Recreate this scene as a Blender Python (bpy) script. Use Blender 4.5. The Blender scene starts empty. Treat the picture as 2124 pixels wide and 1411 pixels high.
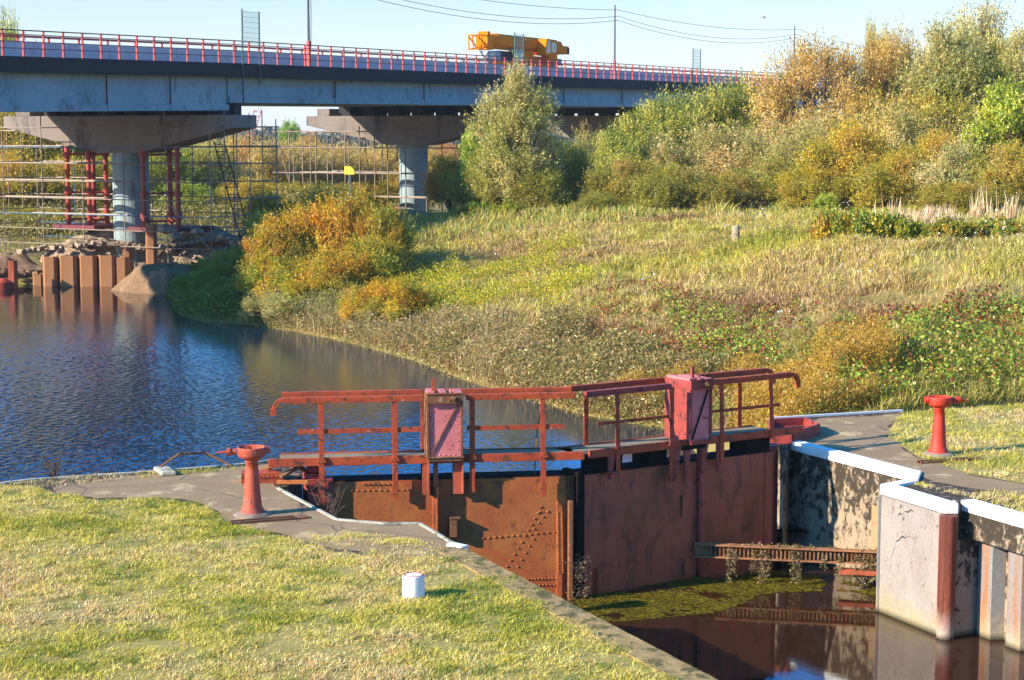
import bpy, math, random
import numpy as np
from mathutils import Vector, Matrix
R = math.radians
random.seed(7)
scene = bpy.context.scene
col = scene.collection

# ------------------------------------------------------------------ camera and measuring helpers
F, UC, VC, HOR, CAMH = 3690.0, 1062.0, 705.5, 285.0, 6.0
TH = math.atan((VC - HOR) / F)
CT, ST = math.cos(TH), math.sin(TH)
cam = bpy.data.cameras.new("camera"); camo = bpy.data.objects.new("camera", cam); col.objects.link(camo)
cam.sensor_width = 36; cam.lens = 36 * F / 2124; cam.clip_end = 6000; cam.clip_start = 0.5
camo.location = (0, 0, CAMH); camo.rotation_euler = (R(90) - TH, 0, 0)
scene.camera = camo
def ray(u, v):
    x = (u - UC) / F; y = -(v - VC) / F
    return Vector((x, CT + y * ST, -ST + y * CT))
def P(u, v, z=0.0):
    d = ray(u, v); t = (z - CAMH) / d.z
    return Vector((d.x * t, d.y * t, z))
def PY(u, v, Y):
    d = ray(u, v); t = Y / d.y
    return Vector((d.x * t, Y, CAMH + d.z * t))

# ------------------------------------------------------------------ light, world
scene.view_settings.view_transform = 'Standard'; scene.view_settings.look = 'None'
scene.view_settings.exposure = 1.22; scene.view_settings.gamma = 1
scene.cycles.max_bounces = 6; scene.cycles.transparent_max_bounces = 12
scene.cycles.diffuse_bounces = 3; scene.cycles.glossy_bounces = 3; scene.cycles.transmission_bounces = 4
scene.cycles.use_adaptive_sampling = True
SUN_EL = R(25.5); SUN_DIR = Vector((-0.915, -0.40, 0)).normalized()
az = math.atan2(SUN_DIR.x, SUN_DIR.y)
world = bpy.data.worlds.new("World"); scene.world = world; world.use_nodes = True
wn = world.node_tree.nodes; wl = world.node_tree.links
bg = wn['Background']; sky = wn.new('ShaderNodeTexSky'); sky.sky_type = 'NISHITA'
sky.sun_disc = False; sky.sun_elevation = SUN_EL; sky.sun_rotation = az
sky.altitude = 0; sky.air_density = 1.0; sky.dust_density = 0.3; sky.ozone_density = 4.0
# the photograph's sky runs from pale cyan at the horizon to a deep polarised blue above: tint by elevation
tcw = wn.new('ShaderNodeTexCoord'); sx = wn.new('ShaderNodeSeparateXYZ'); wl.new(tcw.outputs['Generated'], sx.inputs[0])
rw = wn.new('ShaderNodeValToRGB'); wl.new(sx.outputs['Z'], rw.inputs[0]); e_ = rw.color_ramp.elements
e_[0].position = 0.0; e_[0].color = (.68, .64, .66, 1); e_[1].position = .085; e_[1].color = (.60, .545, .52, 1)
for p_, c_ in ((.125, (.36, .56, .74, 1)), (.165, (.06, .50, 1.1, 1)), (.5, (.06, .84, 1.28, 1)), (1.0, (.16, .88, 1.28, 1))):
    q_ = e_.new(p_); q_.color = c_
mw = wn.new('ShaderNodeMix'); mw.data_type = 'RGBA'; mw.blend_type = 'MULTIPLY'; mw.inputs[0].default_value = 1
wl.new(sky.outputs[0], mw.inputs[6]); wl.new(rw.outputs[0], mw.inputs[7])
wl.new(mw.outputs[2], bg.inputs[0]); bg.inputs[1].default_value = 0.15
sun = bpy.data.lights.new("sun", 'SUN'); sun.energy = 5.0; sun.angle = R(0.55); sun.color = (1.0, 0.91, 0.76)
suno = bpy.data.objects.new("sun", sun); col.objects.link(suno)
sv = Vector((SUN_DIR.x * math.cos(SUN_EL), SUN_DIR.y * math.cos(SUN_EL), math.sin(SUN_EL)))
suno.rotation_euler = sv.to_track_quat('Z', 'Y').to_euler(); suno.location = (0, 0, 60)

# ------------------------------------------------------------------ materials
def lin(c):
    if isinstance(c, str):
        c = c.lstrip('#'); c = [int(c[i:i+2], 16) / 255 for i in (0, 2, 4)]
        c = [x / 12.92 if x <= .04045 else ((x + .055) / 1.055) ** 2.4 for x in c]
    return (c[0], c[1], c[2], 1)
def new_mat(name):
    m = bpy.data.materials.new(name); m.use_nodes = True
    nt = m.node_tree; return m, nt.nodes, nt.links, nt.nodes['Principled BSDF']
def noise_tex(n, l, co, scale, detail=6, rough=.6, dist=0, vec_scale=None):
    if vec_scale:
        mp = n.new('ShaderNodeMapping'); mp.inputs['Scale'].default_value = vec_scale
        l.new(co, mp.inputs['Vector']); co = mp.outputs[0]
    t = n.new('ShaderNodeTexNoise'); t.inputs['Scale'].default_value = scale
    t.inputs['Detail'].default_value = detail; t.inputs['Roughness'].default_value = rough
    t.inputs['Distortion'].default_value = dist
    l.new(co, t.inputs['Vector']); return t.outputs['Fac']
def ramp(n, l, fac, stops):
    r = n.new('ShaderNodeValToRGB'); e = r.color_ramp.elements
    while len(e) < len(stops): e.new(0.5)
    for i, (p, c) in enumerate(stops):
        e[i].position = p; e[i].color = lin(c) if not isinstance(c, float) else (c, c, c, 1)
    l.new(fac, r.inputs[0]); return r.outputs[0]
def mixc(n, l, fac, a, b, mode='MIX'):
    m = n.new('ShaderNodeMix'); m.data_type = 'RGBA'; m.blend_type = mode
    if hasattr(fac, 'links') or hasattr(fac, 'is_output'): l.new(fac, m.inputs[0])
    else: m.inputs[0].default_value = fac
    for s, x in ((6, a), (7, b)):
        if hasattr(x, 'is_output'): l.new(x, m.inputs[s])
        else: m.inputs[s].default_value = lin(x)
    return m.outputs[2]
def surf(name, base, base2, spots=None, scale=3., spot_scale=6., spot_lo=.55, spot_hi=.62, rough=.7, bump=.3,
         bscale=25., coord='Object', metal=0., streak=False, spec=.4, spots2=None, s2=(.6, .66), s2_scale=2.):
    """two-tone surface with optional thresholded patches (rust, moss) and fine relief"""
    m, n, l, b = new_mat(name)
    tc = n.new('ShaderNodeTexCoord'); co = tc.outputs[coord]
    f1 = noise_tex(n, l, co, scale, 8, .65, vec_scale=(1, 1, .25) if streak else None)
    c = ramp(n, l, f1, [(.3, base), (.7, base2)])
    fine = noise_tex(n, l, co, bscale, 5, .7)
    c = mixc(n, l, .35, c, ramp(n, l, fine, [(.25, '#707070'), (.75, '#ffffff')]), 'MULTIPLY')
    if spots:
        f2 = noise_tex(n, l, co, spot_scale, 10, .72, .4, vec_scale=(1, 1, .35) if streak else None)
        c = mixc(n, l, ramp(n, l, f2, [(spot_lo, 0.), (spot_hi, 1.)]), c, spots)
    if spots2:
        f3 = noise_tex(n, l, co, s2_scale, 10, .7, .8)
        c = mixc(n, l, ramp(n, l, f3, [(s2[0], 0.), (s2[1], 1.)]), c, spots2)
    l.new(c, b.inputs['Base Color'])
    b.inputs['Roughness'].default_value = rough; b.inputs['Metallic'].default_value = metal
    b.inputs['Specular IOR Level'].default_value = spec
    if bump:
        bp = n.new('ShaderNodeBump'); bp.inputs['Strength'].default_value = bump; bp.inputs['Distance'].default_value = .02
        l.new(fine, bp.inputs['Height']); l.new(bp.outputs[0], b.inputs['Normal'])
    return m
M = {}
M['red'] = surf('red_paint', '#c4501f', '#a03c1a', '#5e3018', 3, 7, .53, .60, .7, .5, 40., spots2='#c9b5a0', s2=(.645, .665), s2_scale=16.)
M['capred'] = surf('capstan_paint', '#c05538', '#a8442c', '#6a3020', 2, 8, .56, .64, .65, .5, 30., spots2='#c4b0a4', s2=(.635, .655), s2_scale=9.)
M['capbright'] = surf('bright_red_paint', '#d83c20', '#c4301a', '#8a3c24', 2, 8, .60, .66, .55, .5, 30., spots2='#d89080', s2=(.66, .68), s2_scale=10.)
M['pink'] = surf('pink_paint', '#e6827a', '#cc6862', '#8a4430', 2.5, 8, .57, .63, .7, .4, 40., spots2='#dcb0a8', s2=(.65, .68), s2_scale=12.)
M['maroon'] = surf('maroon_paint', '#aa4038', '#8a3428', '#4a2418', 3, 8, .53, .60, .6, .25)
M['rust'] = surf('rusty_steel', '#a44a22', '#bc7030', '#663018', 1.2, 5, .54, .70, .8, .6, 45., spots2='#b03818', s2=(.62, .72), s2_scale=1.0)
M['rustdark'] = surf('red_streaked_rust', '#ca6042', '#a8502c', '#6a3a22', .9, 3, .50, .64, .7, .5, 40., spots2='#8c4a1c', s2=(.56, .66), s2_scale=1.1, streak=True)  # redder rust with vertical streaks
M['rustrim'] = surf('brown_rust', '#8a5a32', '#6e4226', '#a08058', 3, 12, .56, .62, .85, .6, 50.)
M['steel'] = surf('dark_steel', '#181614', '#201a16', '#3a2418', 2, 6, .6, .68, .95, .2, spec=.1)
M['deck'] = surf('weathered_walkway', '#94805f', '#7d6a50', '#6b7030', 3, 7, .60, .66, .9, .4, 30.)
def add_cracks(m, scale, width, dark='#4a3e34', coord='Object'):
    n, l = m.node_tree.nodes, m.node_tree.links; b = n['Principled BSDF']; src = b.inputs['Base Color'].links[0].from_socket
    tc = n.new('ShaderNodeTexCoord'); nz = n.new('ShaderNodeTexNoise'); nz.inputs['Scale'].default_value = 1.8; nz.inputs['Detail'].default_value = 5; l.new(tc.outputs[coord], nz.inputs['Vector'])
    mx = mixc(n, l, .12, tc.outputs[coord], nz.outputs['Color']); v = n.new('ShaderNodeTexVoronoi'); v.feature = 'DISTANCE_TO_EDGE'; v.inputs['Scale'].default_value = scale; l.new(mx, v.inputs['Vector'])
    l.new(mixc(n, l, ramp(n, l, v.outputs['Distance'], [(0., .8), (width, 0.)]), src, dark), b.inputs['Base Color'])
M['white'] = surf('whitewash', '#f0eee6', '#dedcd4', '#8a8470', 2, 6, .63, .66, .8, .15)
M['coping'] = surf('worn_whitewash', '#bdb7a4', '#a49c86', '#6f6a50', 2, 3, .52, .60, .9, .3)
M['conc'] = surf('lock_concrete', '#b09c80', '#94806a', '#2c2418', .8, 3.6, .47, .52, .9, .6, 16., streak=False, spots2='#4c3a28', s2=(.56, .66), s2_scale=.8)
M['concpale'] = surf('pale_concrete', '#a08a76', '#85725e', '#5e5040', .7, 2.6, .50, .64, .9, .7, 12., streak=True, spots2='#4a3c2c', s2=(.66, .69), s2_scale=5.)
M['bconc'] = surf('bridge_concrete', '#98a8a8', '#849496', '#5c6462', .35, 1.6, .54, .66, .85, .15, 8., streak=True)  # skylight blue of the girders' shaded side is mixed into the concrete colour
M['cap'] = surf('pier_cap_concrete', '#8c7c6e', '#74665c', '#4c4038', .35, .9, .52, .64, .85, .15, 8., streak=True)
M['fascia'] = surf('tarred_fascia', '#232224', '#2e2c2c', '#4a4644', .6, 1.8, .62, .72, .9, .15, 8., streak=True)
M['parapet'] = surf('parapet_concrete', '#d2c6c0', '#c0b4b0', '#8a706a', .8, 2.5, .60, .68, .9, .2, 8., streak=True)
M['rail'] = surf('bridge_rail_red', '#cf3f34', '#c23a30', '#a03028', 1, 4, .6, .7, .55, .05)
M['raildark'] = surf('bridge_rail_dark', '#7c2328', '#5c1c20', None, 1, 4, rough=.6, bump=.05)
M['green'] = surf('green_frame', '#1e5a50', '#164840', None, 1, rough=.5, bump=.05)
M['pole'] = surf('pole_grey', '#5c6266', '#4c5054', None, 1, rough=.6, bump=.05)
M['pile'] = surf('rusty_sheet_pile', '#b07c50', '#96603a', '#6a4128', .8, 2, .56, .68, .8, .3, 14., streak=True)
M['pilegrey'] = surf('grey_rust_pile', '#a39c94', '#918a84', '#ab6438', .8, 1.6, .55, .68, .7, .25, 14., streak=True)
M['asphalt'] = surf('grey_paving', '#8a6c48', '#9e8058', '#b89c6c', .9, 1.3, .54, .64, .9, .35, 30., coord='Object', spots2='#6c6c34', s2=(.64, .67), s2_scale=1.4)
add_cracks(M['asphalt'], .55, .012)
M['soil'] = surf('moss_edge', '#b8965e', '#7c5e36', '#504818', 5, 4, .50, .56, .95, .7, 20.)
M['gravel'] = surf('gravel', '#9a7a5a', '#7c5f44', '#5c4632', 2, 14, .5, .6, .95, 1., 9.)
M['sand'] = surf('sand', '#b89c80', '#8c745c', '#5e4c3c', 1.6, 5, .50, .60, .95, 1., 6.)
M['scaf'] = surf('scaffold_tube', '#a08670', '#746054', '#6a5240', 1, 5, .55, .65, .6, .1)
M['scafblue'] = surf('scaffold_tube_blue', '#3d6c96', '#4a5f74', '#6a5240', 1, 3, .6, .7, .6, .1)
M['board'] = surf('scaffold_board', '#c8b49a', '#b09a80', None, 1, rough=.85, bump=.2)
M['trestle'] = surf('trestle_red', '#b4492e', '#9c3c28', '#6a2a1e', .8, 2, .6, .68, .6, .1)
M['yellow'] = surf('crane_yellow', '#e88000', '#d87400', None, .5, rough=.75, bump=0, spec=.08)
M['sign'] = surf('sign_yellow', '#e8c414', '#dcb810', None, .5, rough=.5, bump=0)
M['dark'] = surf('dark_rubber', '#1c1c1c', '#262626', None, 1, rough=.8, bump=.1)
M['grey'] = surf('grey_metal', '#8d9094', '#7c8084', None, 1, rough=.5, bump=.05)
M['bark'] = surf('bark', '#6b5340', '#54402f', None, 3, rough=.9, bump=.5)
M['bird'] = surf('bird_white', '#f0efe8', '#e6e4dc', None, 1, rough=.7, bump=0)
M['wood'] = surf('old_wood', '#b39a80', '#9a826a', '#6e5a48', 2, 5, .55, .65, .9, .4)
m, n, l, b = new_mat('cab_glass'); b.inputs['Base Color'].default_value = (.03, .12, .15, 1); b.inputs['Roughness'].default_value = .08
b.inputs['Specular IOR Level'].default_value = .9; M['glass'] = m
m, n, l, b = new_mat('screen_mesh'); b.inputs['Base Color'].default_value = (.18, .5, .42, 1); b.inputs['Alpha'].default_value = .16; b.inputs['Roughness'].default_value = .5
M['screen'] = m

def leaf_mat(name, trans=.35, gloss=.04, rough=.45):
    m, n, l, b = new_mat(name); out = n['Material Output']; n.remove(b)
    at = n.new('ShaderNodeAttribute'); at.attribute_name = 'Col'
    oi = n.new('ShaderNodeObjectInfo')
    c = mixc(n, l, 1.0, at.outputs['Color'], oi.outputs['Color'], 'MULTIPLY')
    d = n.new('ShaderNodeBsdfDiffuse'); t = n.new('ShaderNodeBsdfTranslucent'); g = n.new('ShaderNodeBsdfGlossy')
    g.inputs['Roughness'].default_value = rough; g.inputs['Color'].default_value = (.9, .8, .6, 1)
    l.new(c, d.inputs[0]); l.new(c, t.inputs[0])
    m1 = n.new('ShaderNodeMixShader'); m1.inputs[0].default_value = trans
    l.new(d.outputs[0], m1.inputs[1]); l.new(t.outputs[0], m1.inputs[2])
    m2 = n.new('ShaderNodeMixShader'); m2.inputs[0].default_value = gloss
    l.new(m1.outputs[0], m2.inputs[1]); l.new(g.outputs[0], m2.inputs[2]); l.new(m2.outputs[0], out.inputs[0])
    return m
M['leaf'] = leaf_mat('leaf', .40)
M['blade'] = leaf_mat('grass_blade', .3, .03, .5)
def wall_mat(name, base, base2, moss, lo, rust=None, tide=None, streak=.5, top=.12, sc=5., rough=.9):
    """weathered face: lichen thick under the top edge, vertical rust runs, pale tide deposit above the water"""
    m, n, l, b = new_mat(name); tc = n.new('ShaderNodeTexCoord'); co = tc.outputs['Object']
    geo = n.new('ShaderNodeNewGeometry'); sp = n.new('ShaderNodeSeparateXYZ'); l.new(geo.outputs['Position'], sp.inputs[0])
    pz = sp.outputs['Z']; wp = geo.outputs['Position']
    c = ramp(n, l, noise_tex(n, l, wp, 1.3, 8, .65, vec_scale=(1, 1, streak)), [(.3, base), (.7, base2)])
    if rust:
        c = mixc(n, l, ramp(n, l, noise_tex(n, l, wp, 3.2, 6, .6, vec_scale=(1, 1, .05)), [(.50, 0.), (.62, .85)]), c, rust)
    if tide:
        mr = n.new('ShaderNodeMapRange'); mr.inputs['From Min'].default_value = tide[1]; mr.inputs['From Max'].default_value = tide[2]; l.new(pz, mr.inputs[0])
        ad = n.new('ShaderNodeMath'); ad.operation = 'MULTIPLY_ADD'; l.new(noise_tex(n, l, wp, 2.5, 5, .6, vec_scale=(1, 1, .3)), ad.inputs[0]); ad.inputs[1].default_value = .6; l.new(mr.outputs[0], ad.inputs[2])
        c = mixc(n, l, ramp(n, l, ad.outputs[0], [(.55, .9), (.85, 0.)]), c, tide[0])
    mr = n.new('ShaderNodeMapRange'); mr.inputs['From Min'].default_value = -1.9; mr.inputs['From Max'].default_value = -.1; mr.inputs['To Min'].default_value = -top*.15; mr.inputs['To Max'].default_value = top; l.new(pz, mr.inputs[0])
    ad = n.new('ShaderNodeMath'); ad.operation = 'ADD'; l.new(noise_tex(n, l, wp, sc, 14, .78, .15, vec_scale=(1, 1, .7)), ad.inputs[0]); l.new(mr.outputs[0], ad.inputs[1])
    c = mixc(n, l, ramp(n, l, ad.outputs[0], [(lo, 0.), (lo+.05, .92)]), c, moss)
    fine = noise_tex(n, l, wp, 22, 6, .75)
    c = mixc(n, l, .45, c, ramp(n, l, fine, [(.25, '#606060'), (.7, '#ffffff')]), 'MULTIPLY')
    mr = n.new('ShaderNodeMapRange'); mr.inputs['From Min'].default_value = -2.2; mr.inputs['From Max'].default_value = -2.08; l.new(pz, mr.inputs[0])
    c = mixc(n, l, mr.outputs[0], '#2c2a14', c)
    l.new(c, b.inputs['Base Color']); b.inputs['Roughness'].default_value = rough; b.inputs['Specular IOR Level'].default_value = .25
    bp = n.new('ShaderNodeBump'); bp.inputs['Strength'].default_value = .8; bp.inputs['Distance'].default_value = .03
    l.new(ad.outputs[0], bp.inputs['Height']); l.new(bp.outputs[0], b.inputs['Normal'])
    return m
M['conc'] = wall_mat('lock_concrete', '#b49c80', '#9a8468', '#30261a', .535, sc=6)
M['concwall'] = wall_mat('pale_cracked_render', '#ae9e90', '#8c7c70', '#4c3e2c', .60, tide=('#a8966c', -2.7, -1.0), top=.04, sc=9)
M['pilegrey'] = wall_mat('grey_rust_pile', '#96948c', '#868078', '#5c4a3a', .66, rust='#a86020', tide=('#b4a080', -2.6, -.9), top=.03, streak=.1, rough=.7)
M['fenderpaint'] = wall_mat('fender_pole_paint', '#7c3420', '#96503a', '#4a2a20', .62, rust='#5c2e1e', tide=('#c0a892', -2.5, -.9), top=.03, streak=.1, rough=.55)

# ------------------------------------------------------------------ object helpers
def tag(o, label=None, cat=None, group=None, kind=None):
    if label: o['label'] = label
    if cat: o['category'] = cat
    if group: o['group'] = group
    if kind: o['kind'] = kind
    return o
def empty(name, loc, rz=0, label=None, cat=None, group=None):
    o = bpy.data.objects.new(name, None); col.objects.link(o); o.location = loc
    o.rotation_euler = (0, 0, rz); o.empty_display_size = .2
    return tag(o, label, cat, group)
def link_mesh(name, me, mats, parent=None, loc=(0, 0, 0), bevel=0, smooth=False):
    o = bpy.data.objects.new(name, me); col.objects.link(o)
    for m in (mats if isinstance(mats, (list, tuple)) else [mats]): me.materials.append(m)
    o.location = loc
    if parent: o.parent = parent
    if bevel:
        bm = o.modifiers.new('bevel', 'BEVEL'); bm.width = bevel; bm.segments = 2; bm.limit_method = 'ANGLE'
    if smooth: me.polygons.foreach_set('use_smooth', [True] * len(me.polygons))
    return o
class MB:
    """collects simple solids into one mesh"""
    def __init__(s): s.v = []; s.f = []; s.mi = []; s.p = []
    def add(s, vs, fs, mi=0):
        b = len(s.v); s.p.append((b, len(s.f))); s.v += [tuple(x) for x in vs]; s.f += [tuple(i + b for i in f) for f in fs]; s.mi += [mi] * len(fs); return s
    def box(s, x0, x1, y0, y1, z0, z1, mi=0, mat=None):
        vs = [Vector((x, y, z)) for z in (z0, z1) for x, y in ((x0, y0), (x1, y0), (x1, y1), (x0, y1))]
        if mat: vs = [mat @ v for v in vs]
        return s.add(vs, [(3, 2, 1, 0), (4, 5, 6, 7), (0, 1, 5, 4), (1, 2, 6, 5), (2, 3, 7, 6), (3, 0, 4, 7)], mi)
    def beam(s, a, b, w, h, mi=0, up=Vector((0, 0, 1))):
        a = Vector(a); b = Vector(b); d = (b - a); L = d.length; d.normalize()
        if abs(d.dot(up)) > .98: up = Vector((0, 1, 0))
        x = d.cross(up).normalized(); z = x.cross(d).normalized()
        m = Matrix((x, d, z)).transposed().to_4x4(); m.translation = a
        return s.box(-w/2, w/2, 0, L, -h/2, h/2, mi, m)
    def tube(s, a, b, r, r2=None, n=8, mi=0, cap=True):
        a = Vector(a); b = Vector(b); r2 = r if r2 is None else r2
        d = (b - a).normalized(); up = Vector((0, 0, 1)) if abs(d.z) < .9 else Vector((1, 0, 0))
        x = d.cross(up).normalized(); y = d.cross(x).normalized()
        vs = []
        for p, q in ((a, r), (b, r2)):
            vs += [p + (x * math.cos(2*math.pi*i/n) + y * math.sin(2*math.pi*i/n)) * q for i in range(n)]
        fs = [(i, i + n, (i+1) % n + n, (i+1) % n) for i in range(n)]
        if cap: fs += [tuple(range(n)), tuple(range(2*n-1, n-1, -1))]
        return s.add(vs, fs, mi)
    def path(s, pts, r, n=8, mi=0):
        for a, b in zip(pts[:-1], pts[1:]): s.tube(a, b, r, None, n, mi)
        return s
    def lathe(s, prof, c=(0, 0, 0), n=28, mi=0):
        c = Vector(c); vs = []; fs = []
        for r, z in prof:
            vs += [c + Vector((r * math.cos(2*math.pi*i/n), r * math.sin(2*math.pi*i/n), z)) for i in range(n)]
        for k in range(len(prof) - 1):
            for i in range(n):
                j = (i + 1) % n; fs.append((k*n+i, k*n+j, (k+1)*n+j, (k+1)*n+i))
        fs.append(tuple(range(n-1, -1, -1))); fs.append(tuple((len(prof)-1)*n+i for i in range(n)))
        return s.add(vs, fs, mi)
    def prism(s, poly, z0, z1, mi=0):
        n = len(poly); vs = [(p[0], p[1], z0) for p in poly] + [(p[0], p[1], z1) for p in poly]
        a = sum(poly[i][0]*poly[(i+1) % n][1] - poly[(i+1) % n][0]*poly[i][1] for i in range(n))
        fs = [tuple(range(n-1, -1, -1)), tuple(range(n, 2*n))] + [(i, (i+1) % n, (i+1) % n + n, i + n) for i in range(n)]
        if a < 0: fs = [tuple(reversed(f)) for f in fs]
        return s.add(vs, fs, mi)
    def xprism(s, prof, x0, x1, mi=0):   # profile in (y,z) extruded along x
        n = len(prof); vs = [(x0, p[0], p[1]) for p in prof] + [(x1, p[0], p[1]) for p in prof]
        return s.add(vs, [tuple(range(n)), tuple(range(2*n-1, n-1, -1))] + [(i, i+n, (i+1) % n + n, (i+1) % n) for i in range(n)], mi)
    def yprism(s, prof, y0, y1, mi=0):   # profile in (x,z) extruded along y
        n = len(prof); vs = [(p[0], y0, p[1]) for p in prof] + [(p[0], y1, p[1]) for p in prof]
        return s.add(vs, [tuple(range(n)), tuple(range(2*n-1, n-1, -1))] + [(i, i+n, (i+1) % n + n, (i+1) % n) for i in range(n)], mi)
    def each(s, name, mats, parent=None, bevel=0, join=1):
        """every solid (or run of `join` solids) as an object of its own"""
        out = []; P_ = s.p[::join] + [(len(s.v), len(s.f))]
        for (v0, f0), (v1, f1) in zip(P_[:-1], P_[1:]):
            m = MB(); m.v = s.v[v0:v1]; m.f = [tuple(i - v0 for i in f) for f in s.f[f0:f1]]; m.mi = s.mi[f0:f1]; m.p = [(0, 0)]
            out.append(m.build(name, mats, parent, bevel=bevel))
        return out
    def build(s, name, mats, parent=None, loc=(0, 0, 0), bevel=0, smooth=False):
        me = bpy.data.meshes.new(name); me.from_pydata(s.v, [], s.f)
        if max(s.mi or [0]): me.polygons.foreach_set('material_index', s.mi)
        import bmesh
        if len(s.f) < 60000:
            bm = bmesh.new(); bm.from_mesh(me); bmesh.ops.recalc_face_normals(bm, faces=bm.faces); bm.to_mesh(me); bm.free()
        me.update()
        return link_mesh(name, me, mats, parent, loc, bevel, smooth)
def copy_thing(root, loc, rz, scale=(1, 1, 1), label=None, color=None):
    r = root.copy(); col.objects.link(r); r.location = loc; r.rotation_euler = (0, 0, rz); r.scale = scale
    if label: r['label'] = label
    for ch in list(root.children):
        c = ch.copy(); col.objects.link(c); c.parent = r
        if color: c.color = color
    return r

# ------------------------------------------------------------------ numpy value noise
_rs = np.random.RandomState(3); _tab = _rs.rand(256, 256)
def vnoise(x, y):
    xi = np.floor(x).astype(int); yi = np.floor(y).astype(int); fx = x - xi; fy = y - yi
    fx = fx*fx*(3-2*fx); fy = fy*fy*(3-2*fy)
    g = lambda a, b: _tab[a & 255, b & 255]
    return (g(xi, yi)*(1-fx) + g(xi+1, yi)*fx)*(1-fy) + (g(xi, yi+1)*(1-fx) + g(xi+1, yi+1)*fx)*fy
def fbm(x, y, o=4):
    s = 0; a = .5; t = 0
    for i in range(o):
        s = s + a*vnoise(x*2**i + 17*i, y*2**i + 31*i); t += a; a *= .5
    return s / t
def smooth(t): t = np.clip(t, 0, 1); return t*t*(3-2*t)
def inpoly(x, y, poly):
    r = np.zeros(np.shape(x), bool); n = len(poly)
    for i in range(n):
        x0, y0 = poly[i][:2]; x1, y1 = poly[(i+1) % n][:2]
        if y0 == y1: continue
        c = ((y0 > y) != (y1 > y)) & (x < (x1-x0)*(y-y0)/(y1-y0) + x0); r ^= c
    return r
# ------------------------------------------------------------------ terrain
WU, WL = -1.6, -2.2            # upper and lower water levels
bank = [(-400, 130, WU), (-60, 98, WU)] + [tuple(P(u, v, WU)) for u, v in
        ((-40, 590), (60, 588), (225, 590), (350, 603), (372, 655), (420, 668), (495, 672), (600, 686), (700, 705), (850, 745), (960, 788), (1040, 812), (1210, 862), (1400, 893))]
bank += [(P(1600, 866)[0], P(1600, 866)[1], -.8)] + [tuple(P(u, v, -.02)) for u, v in ((1870, 851), (2124, 838), (2500, 815))] + [(60, 44, 0), (400, 60, 0)]
BANK = np.array(bank)
WET = [(b[0], b[1]) for b in bank] + [(400, -300), (-400, -300)]
def bank_dist(x, y):
    best = np.full(np.shape(x), 1e9); zb = np.zeros(np.shape(x))
    for i in range(len(BANK) - 1):
        ax, ay, az_ = BANK[i]; bx, by, bz = BANK[i+1]
        dx, dy = bx-ax, by-ay; t = np.clip(((x-ax)*dx + (y-ay)*dy)/(dx*dx+dy*dy), 0, 1)
        d = np.hypot(x-ax-t*dx, y-ay-t*dy); m = d < best
        best = np.where(m, d, best); zb = np.where(m, az_ + t*(bz-az_), zb)
    return best, zb
def ground_z(x, y):
    x = np.asarray(x, float); y = np.asarray(y, float)
    d, zb = bank_dist(x, y); wet = inpoly(x, y, WET)
    left = smooth((-12.5 - x) / 5.)
    zp = 1.7 + .055*np.clip(x - 6, 0, 24)
    zp = zp*(1-left) + .25*left
    zp = zp - .8*smooth((y-98)/22.)*(1-left)
    zp = zp + .35*(fbm(x*.12, y*.12)-.5)
    reach = 18 - 6*smooth((x-6)/12.)
    f = np.clip(d/reach, 0, 1)**.72
    z = zb + (zp - zb)*f + (.15*(fbm(x*.7, y*.7, 3)-.5) + .75*(fbm(x*.22+50, y*.22, 3)-.5))*np.clip(d/4, 0, 1)
    far = smooth((np.hypot(x, y)-250)/900.)
    z = z + far*(12*fbm(x*.0022+5, y*.0022+9, 3) - 4)
    zw = zb - np.clip(d, 0, 3)*.9 - .02
    return np.where(wet, np.where(y > 200, zw, zw), z)
def axis(lo, hi, step, far, g=1.35):
    a = list(np.arange(lo, hi + step/2, step)); s = step
    while a[-1] < far: s *= g; a.append(a[-1] + s)
    s = step
    while a[0] > -far: s *= g; a.insert(0, a[0] - s)
    return np.array(a)
gx = axis(-36, 40, .45, 3500); gy = axis(30, 125, .45, 3500)
X, Y = np.meshgrid(gx, gy); Z = ground_z(X, Y)
def grid_obj(name, X, Y, Z, mat, parent=None):
    ny, nx = X.shape; me = bpy.data.meshes.new(name)
    co = np.stack([X, Y, Z], -1).reshape(-1, 3).astype(np.float32)
    i = np.arange(nx*ny).reshape(ny, nx)
    q = np.stack([i[:-1, :-1], i[:-1, 1:], i[1:, 1:], i[1:, :-1]], -1).reshape(-1, 4)
    quad_mesh(me, co, q); o = link_mesh(name, me, mat, parent, smooth=True); return o
def quad_mesh(me, co, q, colr=None):
    nv, nf, k = len(co), len(q), q.shape[1]
    me.vertices.add(nv); me.vertices.foreach_set('co', co.astype(np.float32).ravel())
    me.loops.add(nf*k); me.loops.foreach_set('vertex_index', q.astype(np.int32).ravel())
    me.polygons.add(nf); me.polygons.foreach_set('loop_start', np.arange(0, nf*k, k, dtype=np.int32))
    me.polygons.foreach_set('loop_total', np.full(nf, k, np.int32))
    if colr is not None:
        a = me.color_attributes.new('Col', 'FLOAT_COLOR', 'POINT')
        c4 = np.ones((nv, 4), np.float32); c4[:, :3] = colr; a.data.foreach_set('color', c4.ravel())
    me.update(calc_edges=True)
M['meadow'] = surf('meadow_soil', '#94803e', '#7c7030', '#8a6840', .25, .5, .5, .7, .95, .5, 3.)
ground = grid_obj('ground', X, Y, Z, M['meadow']); tag(ground, kind='structure')

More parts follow.
